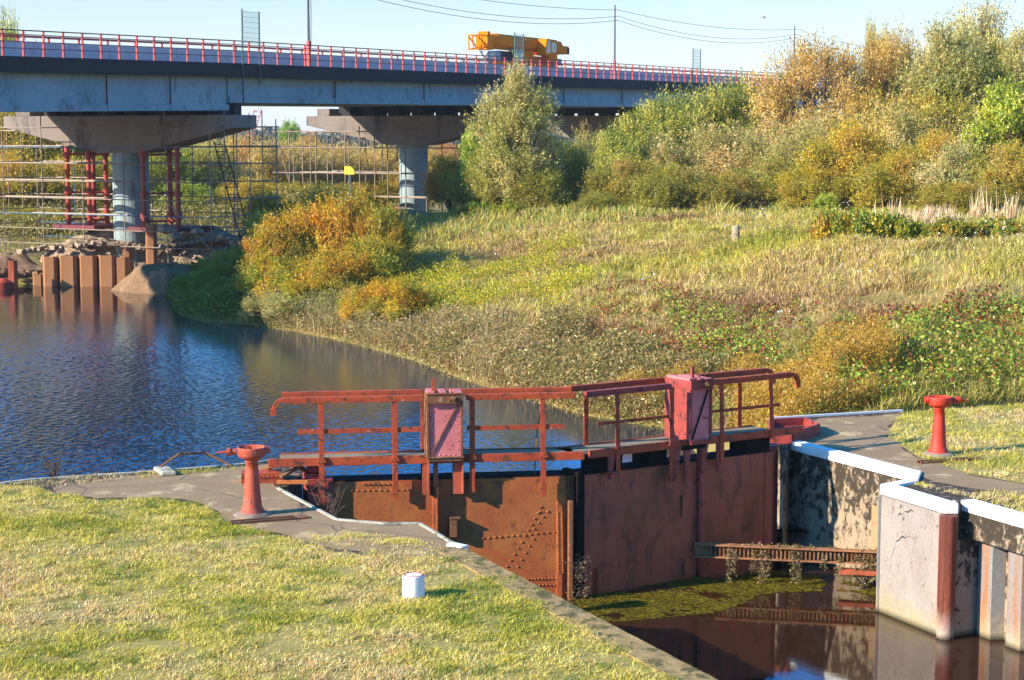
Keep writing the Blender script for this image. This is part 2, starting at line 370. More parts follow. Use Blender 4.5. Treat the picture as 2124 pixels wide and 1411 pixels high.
# ------------------------------------------------------------------ water
def water_mat(name, deep, ripple, calm):
    m, n, l, b = new_mat(name)
    tc = n.new('ShaderNodeTexCoord'); co = tc.outputs['Object']
    l.new(ramp(n, l, noise_tex(n, l, co, .08, 4), [(.3, deep[0]), (.7, deep[1])]), b.inputs['Base Color'])
    b.inputs['Roughness'].default_value = .03; b.inputs['IOR'].default_value = 1.45; b.inputs['Specular IOR Level'].default_value = .85
    h = noise_tex(n, l, co, 2.6, 5, .62, .3, vec_scale=(1, 1.25, 1))
    patch = ramp(n, l, noise_tex(n, l, co, .055, 3, .5, .6), [(.36, calm), (.55, ripple)])
    if name == 'river_water':
        # ripples die away in the lee of the bank and behind the closed gate
        geo = n.new('ShaderNodeNewGeometry')
        def along(a, nn, lo, hi):
            v = n.new('ShaderNodeVectorMath'); v.operation = 'SUBTRACT'; l.new(geo.outputs['Position'], v.inputs[0]); v.inputs[1].default_value = a
            w = n.new('ShaderNodeVectorMath'); w.operation = 'DOT_PRODUCT'; l.new(v.outputs[0], w.inputs[0]); w.inputs[1].default_value = nn
            r = n.new('ShaderNodeMapRange'); r.inputs['From Min'].default_value = lo; r.inputs['From Max'].default_value = hi; l.new(w.outputs['Value'], r.inputs[0]); return r.outputs[0]
        b1 = along((-9.7, 73, 0), (-.87, -.49, 0), 2.0, 8.5); b2 = along((1.5, 33, 0), (-.62, .78, 0), 6.0, 13.0)
        ml = n.new('ShaderNodeMath'); ml.operation = 'MULTIPLY'; l.new(b1, ml.inputs[0]); l.new(b2, ml.inputs[1])
        b3 = along((-20, 88, 0), (0, -1, 0), 0, 12.0); m2 = n.new('ShaderNodeMath'); m2.operation = 'MULTIPLY'; l.new(ml.outputs[0], m2.inputs[0]); l.new(b3, m2.inputs[1])
        m3 = n.new('ShaderNodeMath'); m3.operation = 'MULTIPLY_ADD'; l.new(m2.outputs[0], m3.inputs[0]); l.new(patch, m3.inputs[1]); m3.inputs[2].default_value = .03; patch = m3.outputs[0]
    bp = n.new('ShaderNodeBump'); bp.inputs['Distance'].default_value = .03 if name == 'river_water' else .1
    l.new(patch, bp.inputs['Strength']); l.new(h, bp.inputs['Height']); l.new(bp.outputs[0], b.inputs['Normal'])
    return m
M['river'] = water_mat('river_water', ('#07131c', '#0c120e'), 1.0, .45)
M['ripple'] = water_mat('river_ripples', ('#08283f', '#10242e'), .10, .05)
M['basin'] = water_mat('basin_water', ('#38200f', '#2e1a0e'), .012, .004)
HL = P(652, 1002, 0.); MT = P(1190, 985, .03); HR = P(1603, 928, .08)
HL.z = MT.z = HR.z = 0
def sheet(name, poly, z, mat, kind='structure', sub=0):
    me = bpy.data.meshes.new(name); me.from_pydata([(p[0], p[1], z) for p in poly], [], [tuple(range(len(poly)))]); me.update()
    o = link_mesh(name, me, mat)
    return tag(o, kind=kind)
yb = .18
river = sheet('river_water', [(HL.x-2.5, HL.y+yb), (HL.x, HL.y+yb), (MT.x, MT.y+yb), (HR.x, HR.y+yb), (HR.x+3.3, HR.y+.3), (60, 38), (60, 190), (-420, 190), (-420, 20), (-20, 20), (-8, 28)][::-1], WU, M['river'])
river.location.z = -.035
xs_ = np.arange(-30, 8, .052); ys_ = np.arange(33.5, 82, .066); WX, WY = np.meshgrid(xs_, ys_); WX = WX*(WY/70.)**.35
rg = np.random.RandomState(12); H = np.zeros_like(WX); NW = 52
wob = fbm(WX*.08, WY*.08)*3
for i in range(NW):
    lam = .14*(3.2**rg.rand()**1.3); an = rg.normal(.5, .9); ph = rg.rand()*6.28
    H += (.118*math.sqrt(2/NW)*lam/6.283)*np.sin((WX*math.cos(an) + WY*math.sin(an))*6.283/lam + ph + wob*rg.randn()*2)
ms = smooth((-.87*(WX+9.7) - .49*(WY-73) - 2.5)/8.)*smooth((-.62*(WX-1.5)+.78*(WY-33)-3.5)/6.)*smooth((81-WY)/20.)*(.72+.28*smooth((fbm(WX*.16+3, WY*.09, 5)-.36)/.22))
ms = np.maximum(ms, .10)
edge = smooth((WX-WX.min())/4.)
cell = np.arange(WX.size).reshape(WX.shape); q_ = np.stack([cell[:-1, :-1], cell[:-1, 1:], cell[1:, 1:], cell[1:, :-1]], -1).reshape(-1, 4)
ln1 = (HL.x-.3, HL.y+.9); ln2 = (MT.x, MT.y+.24); ln3 = (HR.x+.3, HR.y+.28)
cx_, cy_ = WX[:-1, :-1].ravel(), WY[:-1, :-1].ravel()
gy_ = np.interp(cx_, [HL.x-9, HL.x-.3, HL.x+.1, MT.x, HR.x, HR.x+3], [31.2, 32.0, HL.y+.3, MT.y+.28, HR.y+.3, HR.y+.5])
q_ = q_[cy_ > gy_]
me = bpy.data.meshes.new('river_ripples'); quad_mesh(me, np.stack([WX.ravel(), WY.ravel(), WU + (H*ms).ravel()], 1), q_)
o = link_mesh('river_water', me, M['ripple'], smooth=True); tag(o, kind='structure')
# chamber edge polylines (top level, z = 0)
Lw = [P(578, 1014), P(700, 1079), P(800, 1087), P(872, 1087), P(955, 1136), P(1480, 1411)]
d = (Lw[-1] - Lw[-2]).normalized(); Lw.append(Lw[-1] + d*24)
basin = sheet('basin_water', [(HL.x-1, HL.y), (MT.x, MT.y), (HR.x+1, HR.y+.02), (20, 30), (34, -10), (Lw[-1].x, Lw[-1].y - 2), (Lw[-1].x-6, Lw[-1].y), (-6, 27)][::-1], WL, M['basin'])

# ------------------------------------------------------------------ left lock side
Lriv = [P(u, v) for u, v in ((600, 952), (500, 964), (330, 978), (60, 996), (0, 1004))]
dl = (Lriv[-1] - Lriv[0]).normalized()
Lpoly = [(p.x, p.y) for p in [Vector((-60, -60, 0)), Vector((Lw[-1].x, -60, 0))]] + [(p.x, p.y) for p in reversed(Lw)]
Lpoly += [(HL.x-.42, HL.y - .25), (HL.x-.42, HL.y+.15), (HL.x - .3, HL.y + .75)] + [(p.x, p.y) for p in Lriv] + [((Lriv[-1] + dl*50).x, (Lriv[-1] + dl*50).y)]
mb = MB(); mb.prism(Lpoly, -4, 0)
lwall = mb.build('lock_wall', M['conc']); tag(lwall, 'concrete lock wall under the mown lawn and grey paving on the near left', 'lock wall', 'lock side walls')
def edge_strip(pts, wid, z0, z1, off=0.003):
    """strip along a polyline, wid to the left of travel, its outer side proud by off"""
    mb = MB(); n = len(pts); nr = []
    for i in range(n):
        a = pts[max(0, i-1)]; b = pts[min(n-1, i+1)]
        if 0 < i < n-1:
            d1 = (pts[i]-a).normalized(); d2 = (b-pts[i]).normalized(); n1 = Vector((-d1.y, d1.x, 0)); n2 = Vector((-d2.y, d2.x, 0))
            q = (n1+n2).normalized(); q /= max(.35, q.dot(n1))
        else:
            d = (b-a).normalized(); q = Vector((-d.y, d.x, 0))
        nr.append(q)
    for i in range(n-1):
        a, b = pts[i], pts[i+1]
        poly = [a - nr[i]*off, b - nr[i+1]*off, b + nr[i+1]*wid, a + nr[i]*wid]
        mb.prism([(p.x, p.y) for p in poly], z0, z1)
    return mb
# coping strips are parts of the wall
o = edge_strip(list(reversed(Lw[:5])), .05, -.16, .03).build('coping', M['coping'], lwall); o['label'] = 'thin worn white coping round the gate recess'
o = edge_strip([Lw[5] if 0 else p for p in reversed(Lw[4:])], .42, -.12, .028).build('coping', M['soil'], lwall); o['label'] = 'mossy crumbling concrete coping along the chamber'
o = edge_strip([Lriv[0], *Lriv[1:], Lriv[-1]+dl*20], .07, -.2, .03).build('coping', M['coping'], lwall, bevel=.01); o['label'] = 'thin white coping beside the river'
o = edge_strip([P(925, 1134), P(957, 1141)], .16, -.2, .05).build('corner_block', M['white'], lwall, bevel=.02)
# paving, following the wall edges just inside
ap = [(118, 1008), (300, 984), (500, 969), (560, 962), (578, 1016), (700, 1082), (800, 1090), (870, 1090), (945, 1133), (930, 1150), (800, 1152), (700, 1140), (600, 1112), (500, 1095), (420, 1045), (330, 1032), (200, 1034), (118, 1024)]
def wavy(pts, amp, sub, z):
    out = []
    pts = [P(u, v, z) for u, v in pts]
    for i, a in enumerate(pts):
        b = pts[(i+1) % len(pts)]; d = b-a; nrm = Vector((-d.y, d.x, 0)).normalized() if d.length else Vector((0, 0, 0))
        for k in range(sub):
            t = k/sub; p = a.lerp(b, t); w = 0 if k == 0 else amp*(vnoise(np.array(p.x*2.1), np.array(p.y*2.1)) - .5)
            out.append(p + nrm*float(w))
    return out
AP = wavy(ap, .25, 6, .008)
sheet('paving', AP, .008, M['asphalt'])

# ------------------------------------------------------------------ right lock side
RA = [P(1612, 918), P(1640, 920), P(1885, 983), P(1878, 1000), P(1828, 1010), P(1962, 1050), P(1988, 1050)]
RB = [P(1994, 1043), P(2124, 1080)]
db = (RB[1]-RB[0]).normalized(); RB.append(RB[1] + db*26)
Rriv = [P(1600, 869), P(1700, 863), P(1870, 853)]
Rpoly = [(HR.x+.20, HR.y-.12)] + [(p.x, p.y) for p in RA[1:]] + [(p.x, p.y) for p in RB] + [(60, RB[-1].y), (60, 44)] + [(P(2500, 813).x, P(2500, 813).y), (P(2124, 836).x, P(2124, 836).y)] + [(p.x, p.y) for p in reversed(Rriv)] + [(HR.x+.15, HR.y+.9), (HR.x+.35, HR.y+.3)]
mb = MB()
# upper part full polygon; under the right end the wall is sheet piling set back beneath the beam
mb.prism(Rpoly, -.55, 0)
nrm = Vector((-db.y, db.x, 0))
if nrm.x < 0: nrm = -nrm
RBs = [p + nrm*.5 for p in RB]
RBs[0] = RA[6] + nrm*.55
Rlow = [Rpoly[0]] + [(p.x, p.y) for p in RA[1:]] + [(p.x, p.y) for p in RBs] + Rpoly[1+6+3:]
mb.prism(Rlow, -4, -.553)
rwall = mb.build('lock_wall', M['conc']); tag(rwall, 'stained concrete lock wall with bright white coping on the right of the chamber', 'lock wall', 'lock side walls')
o = edge_strip(RA, .22, -.13, .05, .02).build('coping', M['white'], rwall, bevel=.015)
o = edge_strip(RB, .26, -.13, .05, .02).build('coping', M['white'], rwall, bevel=.02)
o = edge_strip(list(reversed(Rriv)), .06, -.2, .04).build('coping', M['white'], rwall)
# pale pilaster face, cracked render 3 mm proud of the wall
def wall_panel(a, b, z0, z1, t=.03):
    d = (b-a).normalized(); nn = Vector((-d.y, d.x, 0))
    if nn.y > 0 or (abs(nn.y) < .1 and nn.x > 0): nn = -nn
    mb = MB(); mb.prism([(p.x, p.y) for p in (a, b, b+nn*t, a+nn*t)], z0, z1); return mb
o = wall_panel(RA[4]+(RA[5]-RA[4])*.02, RA[5]-(RA[5]-RA[4])*.03, -3.9, -.14, .035).build('render_panel', M['concwall'], rwall)
pd = (RA[5]-RA[4]); pl_ = pd.length; pd.normalize(); pn = Vector((pd.y, -pd.x, 0))
if pn.y > 0: pn = -pn
for seed_, pts_ in ((1, [(.19, -1.42), (.22, -1.28), (.21, -1.18), (.25, -1.02), (.27, -.97), (.28, -.86), (.34, -.80), (.37, -.74), (.44, -.73), (.48, -.69), (.57, -.70)]), (2, [(.30, -.40), (.33, -.35), (.37, -.36), (.41, -.29), (.47, -.28), (.50, -.23), (.56, -.24)])):
    mb = MB(); rd = random.Random(seed_); w_ = [rd.uniform(.004, .016) for _ in pts_]; w_[0] = w_[-1] = .003
    top_ = [RA[4]+pd*(s_*pl_)+pn*.0375+Vector((0, 0, z_+w)) for (s_, z_), w in zip(pts_, w_)]; bot_ = [RA[4]+pd*(s_*pl_)+pn*.0375+Vector((0, 0, z_-w)) for (s_, z_), w in zip(pts_, w_)]
    for i in range(len(pts_)-1): mb.add([top_[i], top_[i+1], bot_[i+1], bot_[i]], [(0, 1, 2, 3)])
    mb.build('crack', M['dark'], rwall)
# cracks: thin dark grooves built as shallow raised caulk lines
# bare block masonry showing low on the shaded wall
a, b = RA[1].lerp(RA[2], .72), RA[2]
o = wall_panel(a, b, -1.55, -.75, .02).build('bare_block_panel', surf('sand_block', '#a88a66', '#98794f', '#7a6040', 1, 3, .6, .7, .9, .7, 9.), rwall)
PB = RA[1].lerp(RA[2], .80)
# paths and lawn on the right side (local seen outline)
rp = [(1665, 884), (1700, 868), (1800, 864), (1870, 857), (1850, 880), (1835, 905), (1905, 950), (2010, 985), (2124, 1005), (2124, 1022), (2010, 1012), (1940, 1000), (1895, 985), (1700, 935), (1645, 915)]
sheet('path', wavy(rp, .22, 5, .008), .008, M['asphalt'])
def lawn_sheet(name, poly, step, z0, amp, mat):
    xs = np.array([p[0] for p in poly]); ys = np.array([p[1] for p in poly])
    me = bpy.data.meshes.new(name); me.from_pydata([(p[0], p[1], z0) for p in poly], [], [tuple(range(len(poly)))]); me.update()
    return tag(link_mesh(name, me, mat), kind='structure')
M['lawn'] = surf('lawn_soil', '#a4904a', '#8c8034', '#a88a50', .7, 2.2, .5, .64, .95, .9, 22.)
lawnL = [(p.x, p.y) for p in (P(945, 1150), P(1000, 1180))] + [(p.x, p.y) for p in [Lw[5]+Vector((-.42, 0, 0)), Lw[6]+Vector((-.42, 0, 0))]] + [(-60, Lw[6].y), (-60, 45), (P(-60, 1012).x, P(-60, 1012).y), (P(60, 1010).x, P(60, 1010).y)]
lawnL += [(p.x, p.y) for p in [P(u, v) for u, v in ((118, 1026), (200, 1038), (330, 1036), (415, 1048), (480, 1090), (600, 1118), (700, 1146), (800, 1158), (930, 1154))]]
lawnL_in = lawnL
sheet('lawn', [q for q in lawnL if True], .004, M['lawn'])
# ------------------------------------------------------------------ gates
def frame_of(o, tgt):
    d = tgt - o; return math.atan2(d.y, d.x)
def LP(root_loc, rz, u, v, yl):
    """photo pixel -> local (x, z) on the plane y=yl of a turned frame"""
    d = ray(u, v); o = Vector((0, 0, CAMH)) - root_loc
    c, s = math.cos(-rz), math.sin(-rz)
    od = Vector((o.x*c - o.y*s, o.x*s + o.y*c, o.z)); dd = Vector((d.x*c - d.y*s, d.x*s + d.y*c, d.z))
    t = (yl - od.y)/dd.y; p = od + dd*t; return p.x, p.z
def rivet(mb, x, y, z, r=.022, mi=0):
    n = 6; vs = [(x + r*math.cos(a*math.pi/3), y, z + r*math.sin(a*math.pi/3)) for a in range(n)]
    vs += [(x + r*.6*math.cos(a*math.pi/3), y - r*.6, z + r*.6*math.sin(a*math.pi/3)) for a in range(n)] + [(x, y - r*.75, z)]
    fs = [(i, (i+1) % n, (i+1) % n + n, i+n) for i in range(n)] + [(i+n, (i+1) % n + n, 2*n) for i in range(n)]
    mb.add(vs, fs, mi)
def gusset(mb, x, y0, y1, z, s=.085):
    mb.yprism([(x-s, z-.02), (x+s, z-.02), (x+.03, z+s*1.1), (x-.03, z+s*1.1)], y0, y1)

ZD, ZR, ZM = .42, 1.50, .93
# ---------------- left leaf
gl = empty('lock_gate', HL, frame_of(HL, MT), 'rust orange riveted lock gate leaf in full sun, left of the two', 'lock gate', 'leaves of the lock gate')
rzL = gl.rotation_euler.z; LL = (MT-HL).length
L = lambda u, v, y=0.: LP(HL, rzL, u, v, y)
lx = lambda u, v=945, y=-.1: L(u, v, y)[0]
mb = MB(); mb.box(.08, LL-.10, 0, .035, -3.2, .0)
mb.box(lx(700, 1050, 0), lx(905, 1050, 0), -.012, 0, -3.2, -.16); mb.box(lx(940, 1050, 0), LL-.16, -.010, 0, -3.2, -.12)
plate = mb
mb = MB(); mb.box(.02, LL-.02, 0.036, .5, -.02, .028); mb.box(.02, LL-.02, .46, .50, -3.2, -.021); mb.box(.0, .07, .0, .46, -3.2, -.021)
mb.build('top_girder', M['steel'], gl)
mb = MB()
x = lx(905, 1050, 0); mb.box(x-.075, x+.075, -.05, -.013, -3.2, -.1); mb.box(x-.02, x+.02, -.16, -.051, -3.2, -.1)
x = lx(1160, 1100, 0); mb.box(x-.05, x+.05, -.05, -.012, -3.2, -.45)
mb.each('stiffener', M['rust'], gl, bevel=.006)
mb = MB(); x = lx(1182, 1100, 0); mb.box(x-.05, x+.03, -.20, -.012, -3.1, -.42); mb.build('mitre_post', M['rustrim'], gl, bevel=.01)
mb = MB(); mb.box(LL-.12, LL+.02, -.05, .45, -3.2, .02); mb.build('mitre_seal', M['steel'], gl, bevel=.02)
mb = MB(); x, z = L(945, 1090, -.1); mb.box(x-.10, x+.02, -.15, -.011, z-.2, z+.12); mb.box(x-.11, x+.08, -.16, -.02, z+.121, z+.15); mb.each('bracket', M['rustrim'], gl, join=2)
mb = plate
def row(u0, v0, u1, v1, n, y=-.012, r=.022):
    for i in range(n):
        t = i/(n-1); x, z = L(u0+(u1-u0)*t, v0+(v1-v0)*t, y); rivet(mb, x, y, z, r)
row(755, 1004, 815, 1004, 7); row(730, 1018, 860, 1016, 12)
row(990, 1118, 1150, 1104, 14); row(1122, 1052, 1096, 1100, 5); row(1136, 1060, 1108, 1097, 4)
row(1090, 1112, 1052, 1175, 6); row(1106, 1118, 1066, 1190, 6); row(1120, 1062, 1136, 1062, 2)
for (a, b_) in ((1157, 1159), (1166, 1168)): row(a, 1064, b_, 1188, 26, -.051, .018)
row(1068, 1203, 1160, 1200, 14); row(1080, 1214, 1150, 1214, 10)
row(672, 1010, 672, 1075, 7, -.05); row(688, 1000, 688, 1075, 3)
row(998, 992, 998, 1030, 3); row(910, 1000, 912, 1090, 4, -.051)
mb.build('skin_plate', M['rust'], gl)
# heel post
mb = MB(); mb.tube((.0, .22, -3.2), (.0, .22, .16), .2, n=20); mb.tube((0, .22, .16), (0, .22, .26), .13, n=16); mb.box(-.12, .34, -.055, -.001, -3.2, .03); mb.box(-.2, .32, -.02, .3, .03, .07)
mb.build('heel_post', M['maroon'], gl, bevel=.01)
# walkway
def walkway(root, x0, x1, ext0, ext1, y0=-.12, y1=.55):
    mb = MB(); mb.box(x0, x1, y0+.04, y1-.03, ZD-.035, ZD); mb.build('walkway_deck', M['deck'], root)
    mb = MB(); mb.box(ext0, ext1, y0-.012, y0+.035, ZD-.10, ZD+.045); mb.build('toe_rail', M['red'], root, bevel=.006)
    mb = MB(); mb.box(x0, x1, y1-.025, y1+.02, ZD-.06, ZD+.02); mb.build('toe_rail', M['red'], root, bevel=.006)
walkway(gl, lx(580), LL+.02, lx(556), lx(1212))
def rail_line(root, x0, x1, y, name='handrail', hook0=False, hook1=False, z=ZR, mat='red', w=.10, h=.07):
    mb = MB()
    a0 = x0 + (.16 if hook0 else 0); a1 = x1 - (.16 if hook1 else 0)
    mb.box(a0, a1, y-w/2, y+w/2, z-h/2, z+h/2)
    mb.box(a0, a1, y-w/2+.001, y-w/2+.013, z-h/2-.035, z-h/2)
    for flag, xa, sgn in ((hook0, a0, -1), (hook1, a1, 1)):
        if not flag: continue
        pts = [(xa + sgn*.20*math.sin(t), z - .20*(1-math.cos(t))) for t in [i*math.pi/2/7 for i in range(8)]] + [(xa + sgn*.205, z-.28)]
        for p, q in zip(pts[:-1], pts[1:]): mb.beam((p[0], y, p[1]), (q[0], y, q[1]), w, h)
    return mb.build(name, M[mat], root, bevel=.005)
rail_line(gl, lx(572, 822), lx(878, 820), -.12, hook0=True); rail_line(gl, lx(966, 815), LL+.01, -.12)
rail_line(gl, lx(585, 822, .55), lx(1185, 810, .55), .55)
def bar(root, x0, x1, y, z, h=.085, mat='red', name='mid_rail', z1=None):
    mb = MB(); mb.beam((x0, y, z), (x1, y, z if z1 is None else z1), .014, h); return mb.build(name, M[mat], root, bevel=.003)
bar(gl, lx(618, 890), lx(872, 885), -.13, ZM); bar(gl, lx(968, 882), lx(1170, 876), -.13, ZM)
def post(root, x, y, z0, z1, mat='red', gz=ZD-.02, lean=0.):
    mb = MB(); mb.beam((x, y, z0), (x+lean, y, z1), .095, .014); mb.beam((x+.035, y+.04, z0), (x+.035+lean, y+.04, z1), .014, .066)
    if gz is not None: gusset(mb, x, y-.022, y-.008, gz)
    for z in (ZD+.02, ZD-.05, ZM):
        if z0 < z < z1: rivet(mb, x+lean*.5, y-.022, z, .014)
    return mb.build('post', M[mat], root, bevel=.003)
for u, zb, mt, ln in ((667, -.52, 'red', 0), (819, -.28, 'red', .0), (979, -.22, 'red', 0), (1127, -.32, 'red', -.02)): post(gl, lx(u), -.15, zb, ZR-.03, mt, lean=ln)
post(gl, lx(878, 880, .52), .56, .0, ZR-.03, gz=None); post(gl, lx(640, 880, .52), .56, .0, ZR-.03, gz=None) if 0 else None
# winding box
def winding_box(root, x0, x1, y0, y1, z0, z1, back=False):
    bx = MB(); bx.box(x0, x1, y0, y1, z0+.07, z1-.15); rv = bx
    for i in range(6):
        z = z0+.2+i*(z1-z0-.45)/5; rivet(rv, x0+.045, y0, z, .014); rivet(rv, x1-.045, y0, z, .014)
    for i in range(5): rivet(rv, x0+.1+i*(x1-x0-.2)/4, y0, z0+.1, .014)
    h = bx.build('winding_box', M['pink'], root)
    f = MB(); f.box(x0-.04, x1+.04, y0-.05, y1+.03, z1-.149, z1-.01); f.box(x0-.055, x1+.055, y0-.07, y1+.04, z1-.165, z1-.15); f.box(x0-.055, x1+.055, y0-.065, y0-.052, z1-.01, z1+.02)
    f.box(x0-.03, x1+.03, y0-.05, y1+.02, z0-.005, z0+.069)
    f.box(x0-.045, x0-.001, y0-.03, y1+.01, z0+.07, z1-.166); f.box(x1+.001, x1+.045, y0-.03, y1+.01, z0+.07, z1-.166)
    f.box(x0-.06, x1+.06, y0-.07, y0-.051, z0+.05, z0+.075)
    f.build('box_frame', M['rustrim'] if not back else M['maroon'], h, bevel=.004)
    bd = MB(); bd.beam((x0+.03, y0-.012, z0+.1), (x1-.05, y0-.012, z1-.19), .02, .028); bd.build('brace', M['rustrim'] if not back else M['steel'], h)
    sh = MB(); sh.tube((x1-.13, y0-.12, z1-.08), (x1-.13, y0-.051, z1-.08), .045, n=14); sh.tube((x1-.13, y0-.15, z1-.08), (x1-.13, y0-.05, z1-.08), .022, n=10); sh.box(x1-.22, x1-.05, y0-.062, y0-.0505, z1-.12, z1-.045)
    sh.build('crank_shaft', M['rustrim'], h)
    rk = MB(); xr = x0+.08 if not back else x0+.12
    rk.box(xr-.025, xr+.03, y0+.10, y0+.135, z0, z1+.24)
    for i in range(8): rk.box(xr-.025, xr+.03, y0+.135, y0+.155, z1+.02+i*.03, z1+.035+i*.03)
    rk.build('rack_bar', M['red'] if not back else M['maroon'], h)
    ca = MB(); ca.box(x0-.02, x0+.10, y0+.02, y1-.02, z1-.009, z1+.035); ca.box(x0+.2, x0+.3, y0, y1-.06, z1-.009, z1+.03); ca.tube((x1-.16, y0+.1, z1-.01), (x1-.16, y0+.1, z1+.07), .022); ca.box(x1-.1, x1+.03, y0-.03, y1-.04, z1-.009, z1+.02)
    ca.build('gear_cap', M['pink'], h)
    return h
xb0, xb1 = lx(890, 880, -.2), lx(955, 880, -.2)
winding_box(gl, xb0, xb1, -.2, .28, ZD-.04, ZR+.06)
mb = MB()
for xx, w in ((xb0-.11, .10), (xb1-.12, .17)): mb.box(xx, xx+w, -.12, -.105, -.24, ZD-.05); mb.box(xx, xx+.015, -.12, .05, -.20, ZD-.05)
mb.box(xb0-.02, xb0+.01, -.2, -.1, -.24, ZD-.05); mb.box(xb1+.03, xb1+.06, -.2, -.1, -.22, ZD-.05)
mb.box(xb0+.08, xb0+.16, -.11, -.06, -.9, ZD-.05)
mb.each('rod_guide', M['rustdark'], gl, bevel=.004)
# ---------------- right leaf (origin at the mitre)
gr = empty('lock_gate', MT + Vector((.09, .03, 0)), frame_of(MT, HR), 'dark maroon lock gate leaf in shade, right of the two', 'lock gate', 'leaves of the lock gate')
O2 = Vector(gr.location); rzR = gr.rotation_euler.z; LR = (HR-O2).length
rx = lambda u, v=880, y=-.12: LP(O2, rzR, u, v, y)[0]
RV = lambda u, v, y=0.: LP(O2, rzR, u, v, y)
mb = MB(); mb.box(.08, LR-.02, 0, .035, -3.2, .0); mb.box(.08, rx(1240, 1100, 0), -.02, 0, -3.2, -.02); mb.box(LR-.22, LR-.02, -.02, 0, -3.2, 0); mb.box(.3, LR-.3, -.02, 0, -3.2, -1.72)
plate = mb
mb = MB(); mb.box(.0, LR, .036, .5, -.02, .03); mb.box(.02, LR-.02, .46, .5, -3.2, -.021); mb.build('top_girder', M['steel'], gr)
mb = MB(); mb.box(-.07, .06, -.06, .44, -3.2, .09); mb.box(.061, .12, -.03, .3, -3.2, .06); mb.build('mitre_seal', M['steel'], gr, bevel=.02)
mb = MB(); x = rx(1447, 1050, 0); mb.box(x-.04, x+.04, -.10, 0, -3.1, ZD-.1); mb.build('sluice_rod', M['maroon'], gr, bevel=.006)
mb = MB(); x, z = RV(1412, 1050); mb.yprism([(x, z-.22), (x+.12, z-.15), (x+.16, z), (x+.08, z+.2), (x, z+.2)], -.06, -.021); x, z = RV(1415, 1180); mb.yprism([(x, z-.1), (x+.12, z-.15), (x+.10, z+.02), (x, z+.2)], -.08, -.021); mb.each('bracket', M['rustdark'], gr)
mb = plate
for zz in (-.30, -1.0, -1.62):
    for k in range(34):
        x = .25 + k*(LR-.5)/33; rivet(mb, x, -.001 if zz > -1.7 else -.021, zz, .014)
for k in range(30): rivet(mb, LR-.08, -.021, -.1-k*.07, .014); rivet(mb, .2, -.021, -.1-k*.07, .014)
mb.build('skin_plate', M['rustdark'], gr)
mb = MB(); mb.tube((LR+.05, .22, -3.2), (LR+.05, .22, .10), .2, n=20); mb.build('heel_post', M['maroon'], gr)
walkway(gr, rx(1200, 935), rx(1612, 880), rx(1222, 935), rx(1666, 875), -.12, .60)
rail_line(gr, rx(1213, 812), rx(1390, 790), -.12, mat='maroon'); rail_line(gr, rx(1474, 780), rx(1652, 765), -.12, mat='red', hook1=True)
rail_line(gr, rx(1181, 803, .6), rx(1396, 780, .6), .6, mat='red'); rail_line(gr, rx(1440, 776, .6), rx(1600, 756, .6), .6, mat='red', hook1=True)
bar(gr, rx(1238, 870), rx(1390, 850), -.13, ZM, .06); bar(gr, rx(1474, 840), rx(1618, 818), -.13, ZM, .06)
for u, y, zb, gz, ln in ((1281, -.15, .02, ZD-.02, -.04), (1391, -.15, -.3, ZD-.02, 0), (1497, -.15, -.1, ZD-.02, -.05), (1600, -.15, .3, ZD-.02, -.07)):
    post(gr, rx(u, 900), y, zb, ZR-.03, 'red', gz, ln)
for u in (1214, 1532): post(gr, rx(u, 860, .6), .57, ZD, ZR-.03, 'red', None)
winding_box(gr, rx(1433, 880, -.2), rx(1471, 880, -.2), -.2, .52, ZD-.05, ZR+.06, True)
mb = MB()
for u0, u1 in ((1238, 1290), (1345, 1382), (1548, 1596)):
    a, b_ = rx(u0, 920, 0), rx(u1, 920, 0)
    mb.xprism([(.02, -.02), (.5, -.02), (.5, ZD-.036), (-.05, ZD-.036)], a, b_)
mb.each('walkway_support', M['steel'], gr, bevel=.01)
mb = MB()
for u, zb in ((1262, -.10), (1398, -.30), (1420, -.24), (1455, -.22), (1487, -.22)):
    x = rx(u, 940); mb.yprism([(x, zb), (x+.05, zb), (x+.16, ZD-.07), (x-.02, ZD-.07)], -.14, -.10)
x = rx(1265, 965); mb.box(x-.02, x+.12, -.24, -.11, -.02, .05)
mb.each('hanger', M['maroon'], gr, bevel=.004)
mb = MB(); x = rx(1435, 930); mb.box(x-.25, x+.3, -.16, -.1, ZD-.15, ZD-.07); mb.build('cross_beam', M['steel'], gr)

# debris hanging at the mitre
def clumps(name, pts, n, leaf, palette, seed, label, cat=None, spread=.08, mat='leaf', kind='stuff', hang=0.):
    rng = np.random.RandomState(seed); c = np.array([tuple(p) for p in pts])
    k = rng.randint(0, len(c), n); pos = c[k] + rng.randn(n, 3)*spread
    d = rng.randn(n, 3); d[:, 2] -= hang; d /= np.linalg.norm(d, axis=1)[:, None]
    me = leaf_mesh(name, pos, d, leaf*(.6+.8*rng.rand(n)), leaf*.45*(.6+.8*rng.rand(n)), pick(palette, rng, n), rng)
    o = link_mesh(name, me, M[mat]); return tag(o, label, cat, kind=kind)
def leaf_mesh(name, pos, d, ln, wd, colr, rng, bias=None):
    n = len(pos); r = rng.randn(n, 3) if bias is None else bias + .55*rng.randn(n, 3); s = np.cross(d, r); s /= np.maximum(np.linalg.norm(s, axis=1), 1e-6)[:, None]
    ln = np.broadcast_to(ln, n)[:, None]; wd = np.broadcast_to(wd, n)[:, None]
    v = np.stack([pos, pos + d*ln*.45 + s*wd*.5, pos + d*ln, pos + d*ln*.45 - s*wd*.5], 1).reshape(-1, 3)
    q = np.arange(n*4).reshape(n, 4); me = bpy.data.meshes.new(name)
    quad_mesh(me, v, q, np.repeat(colr, 4, 0)); return me
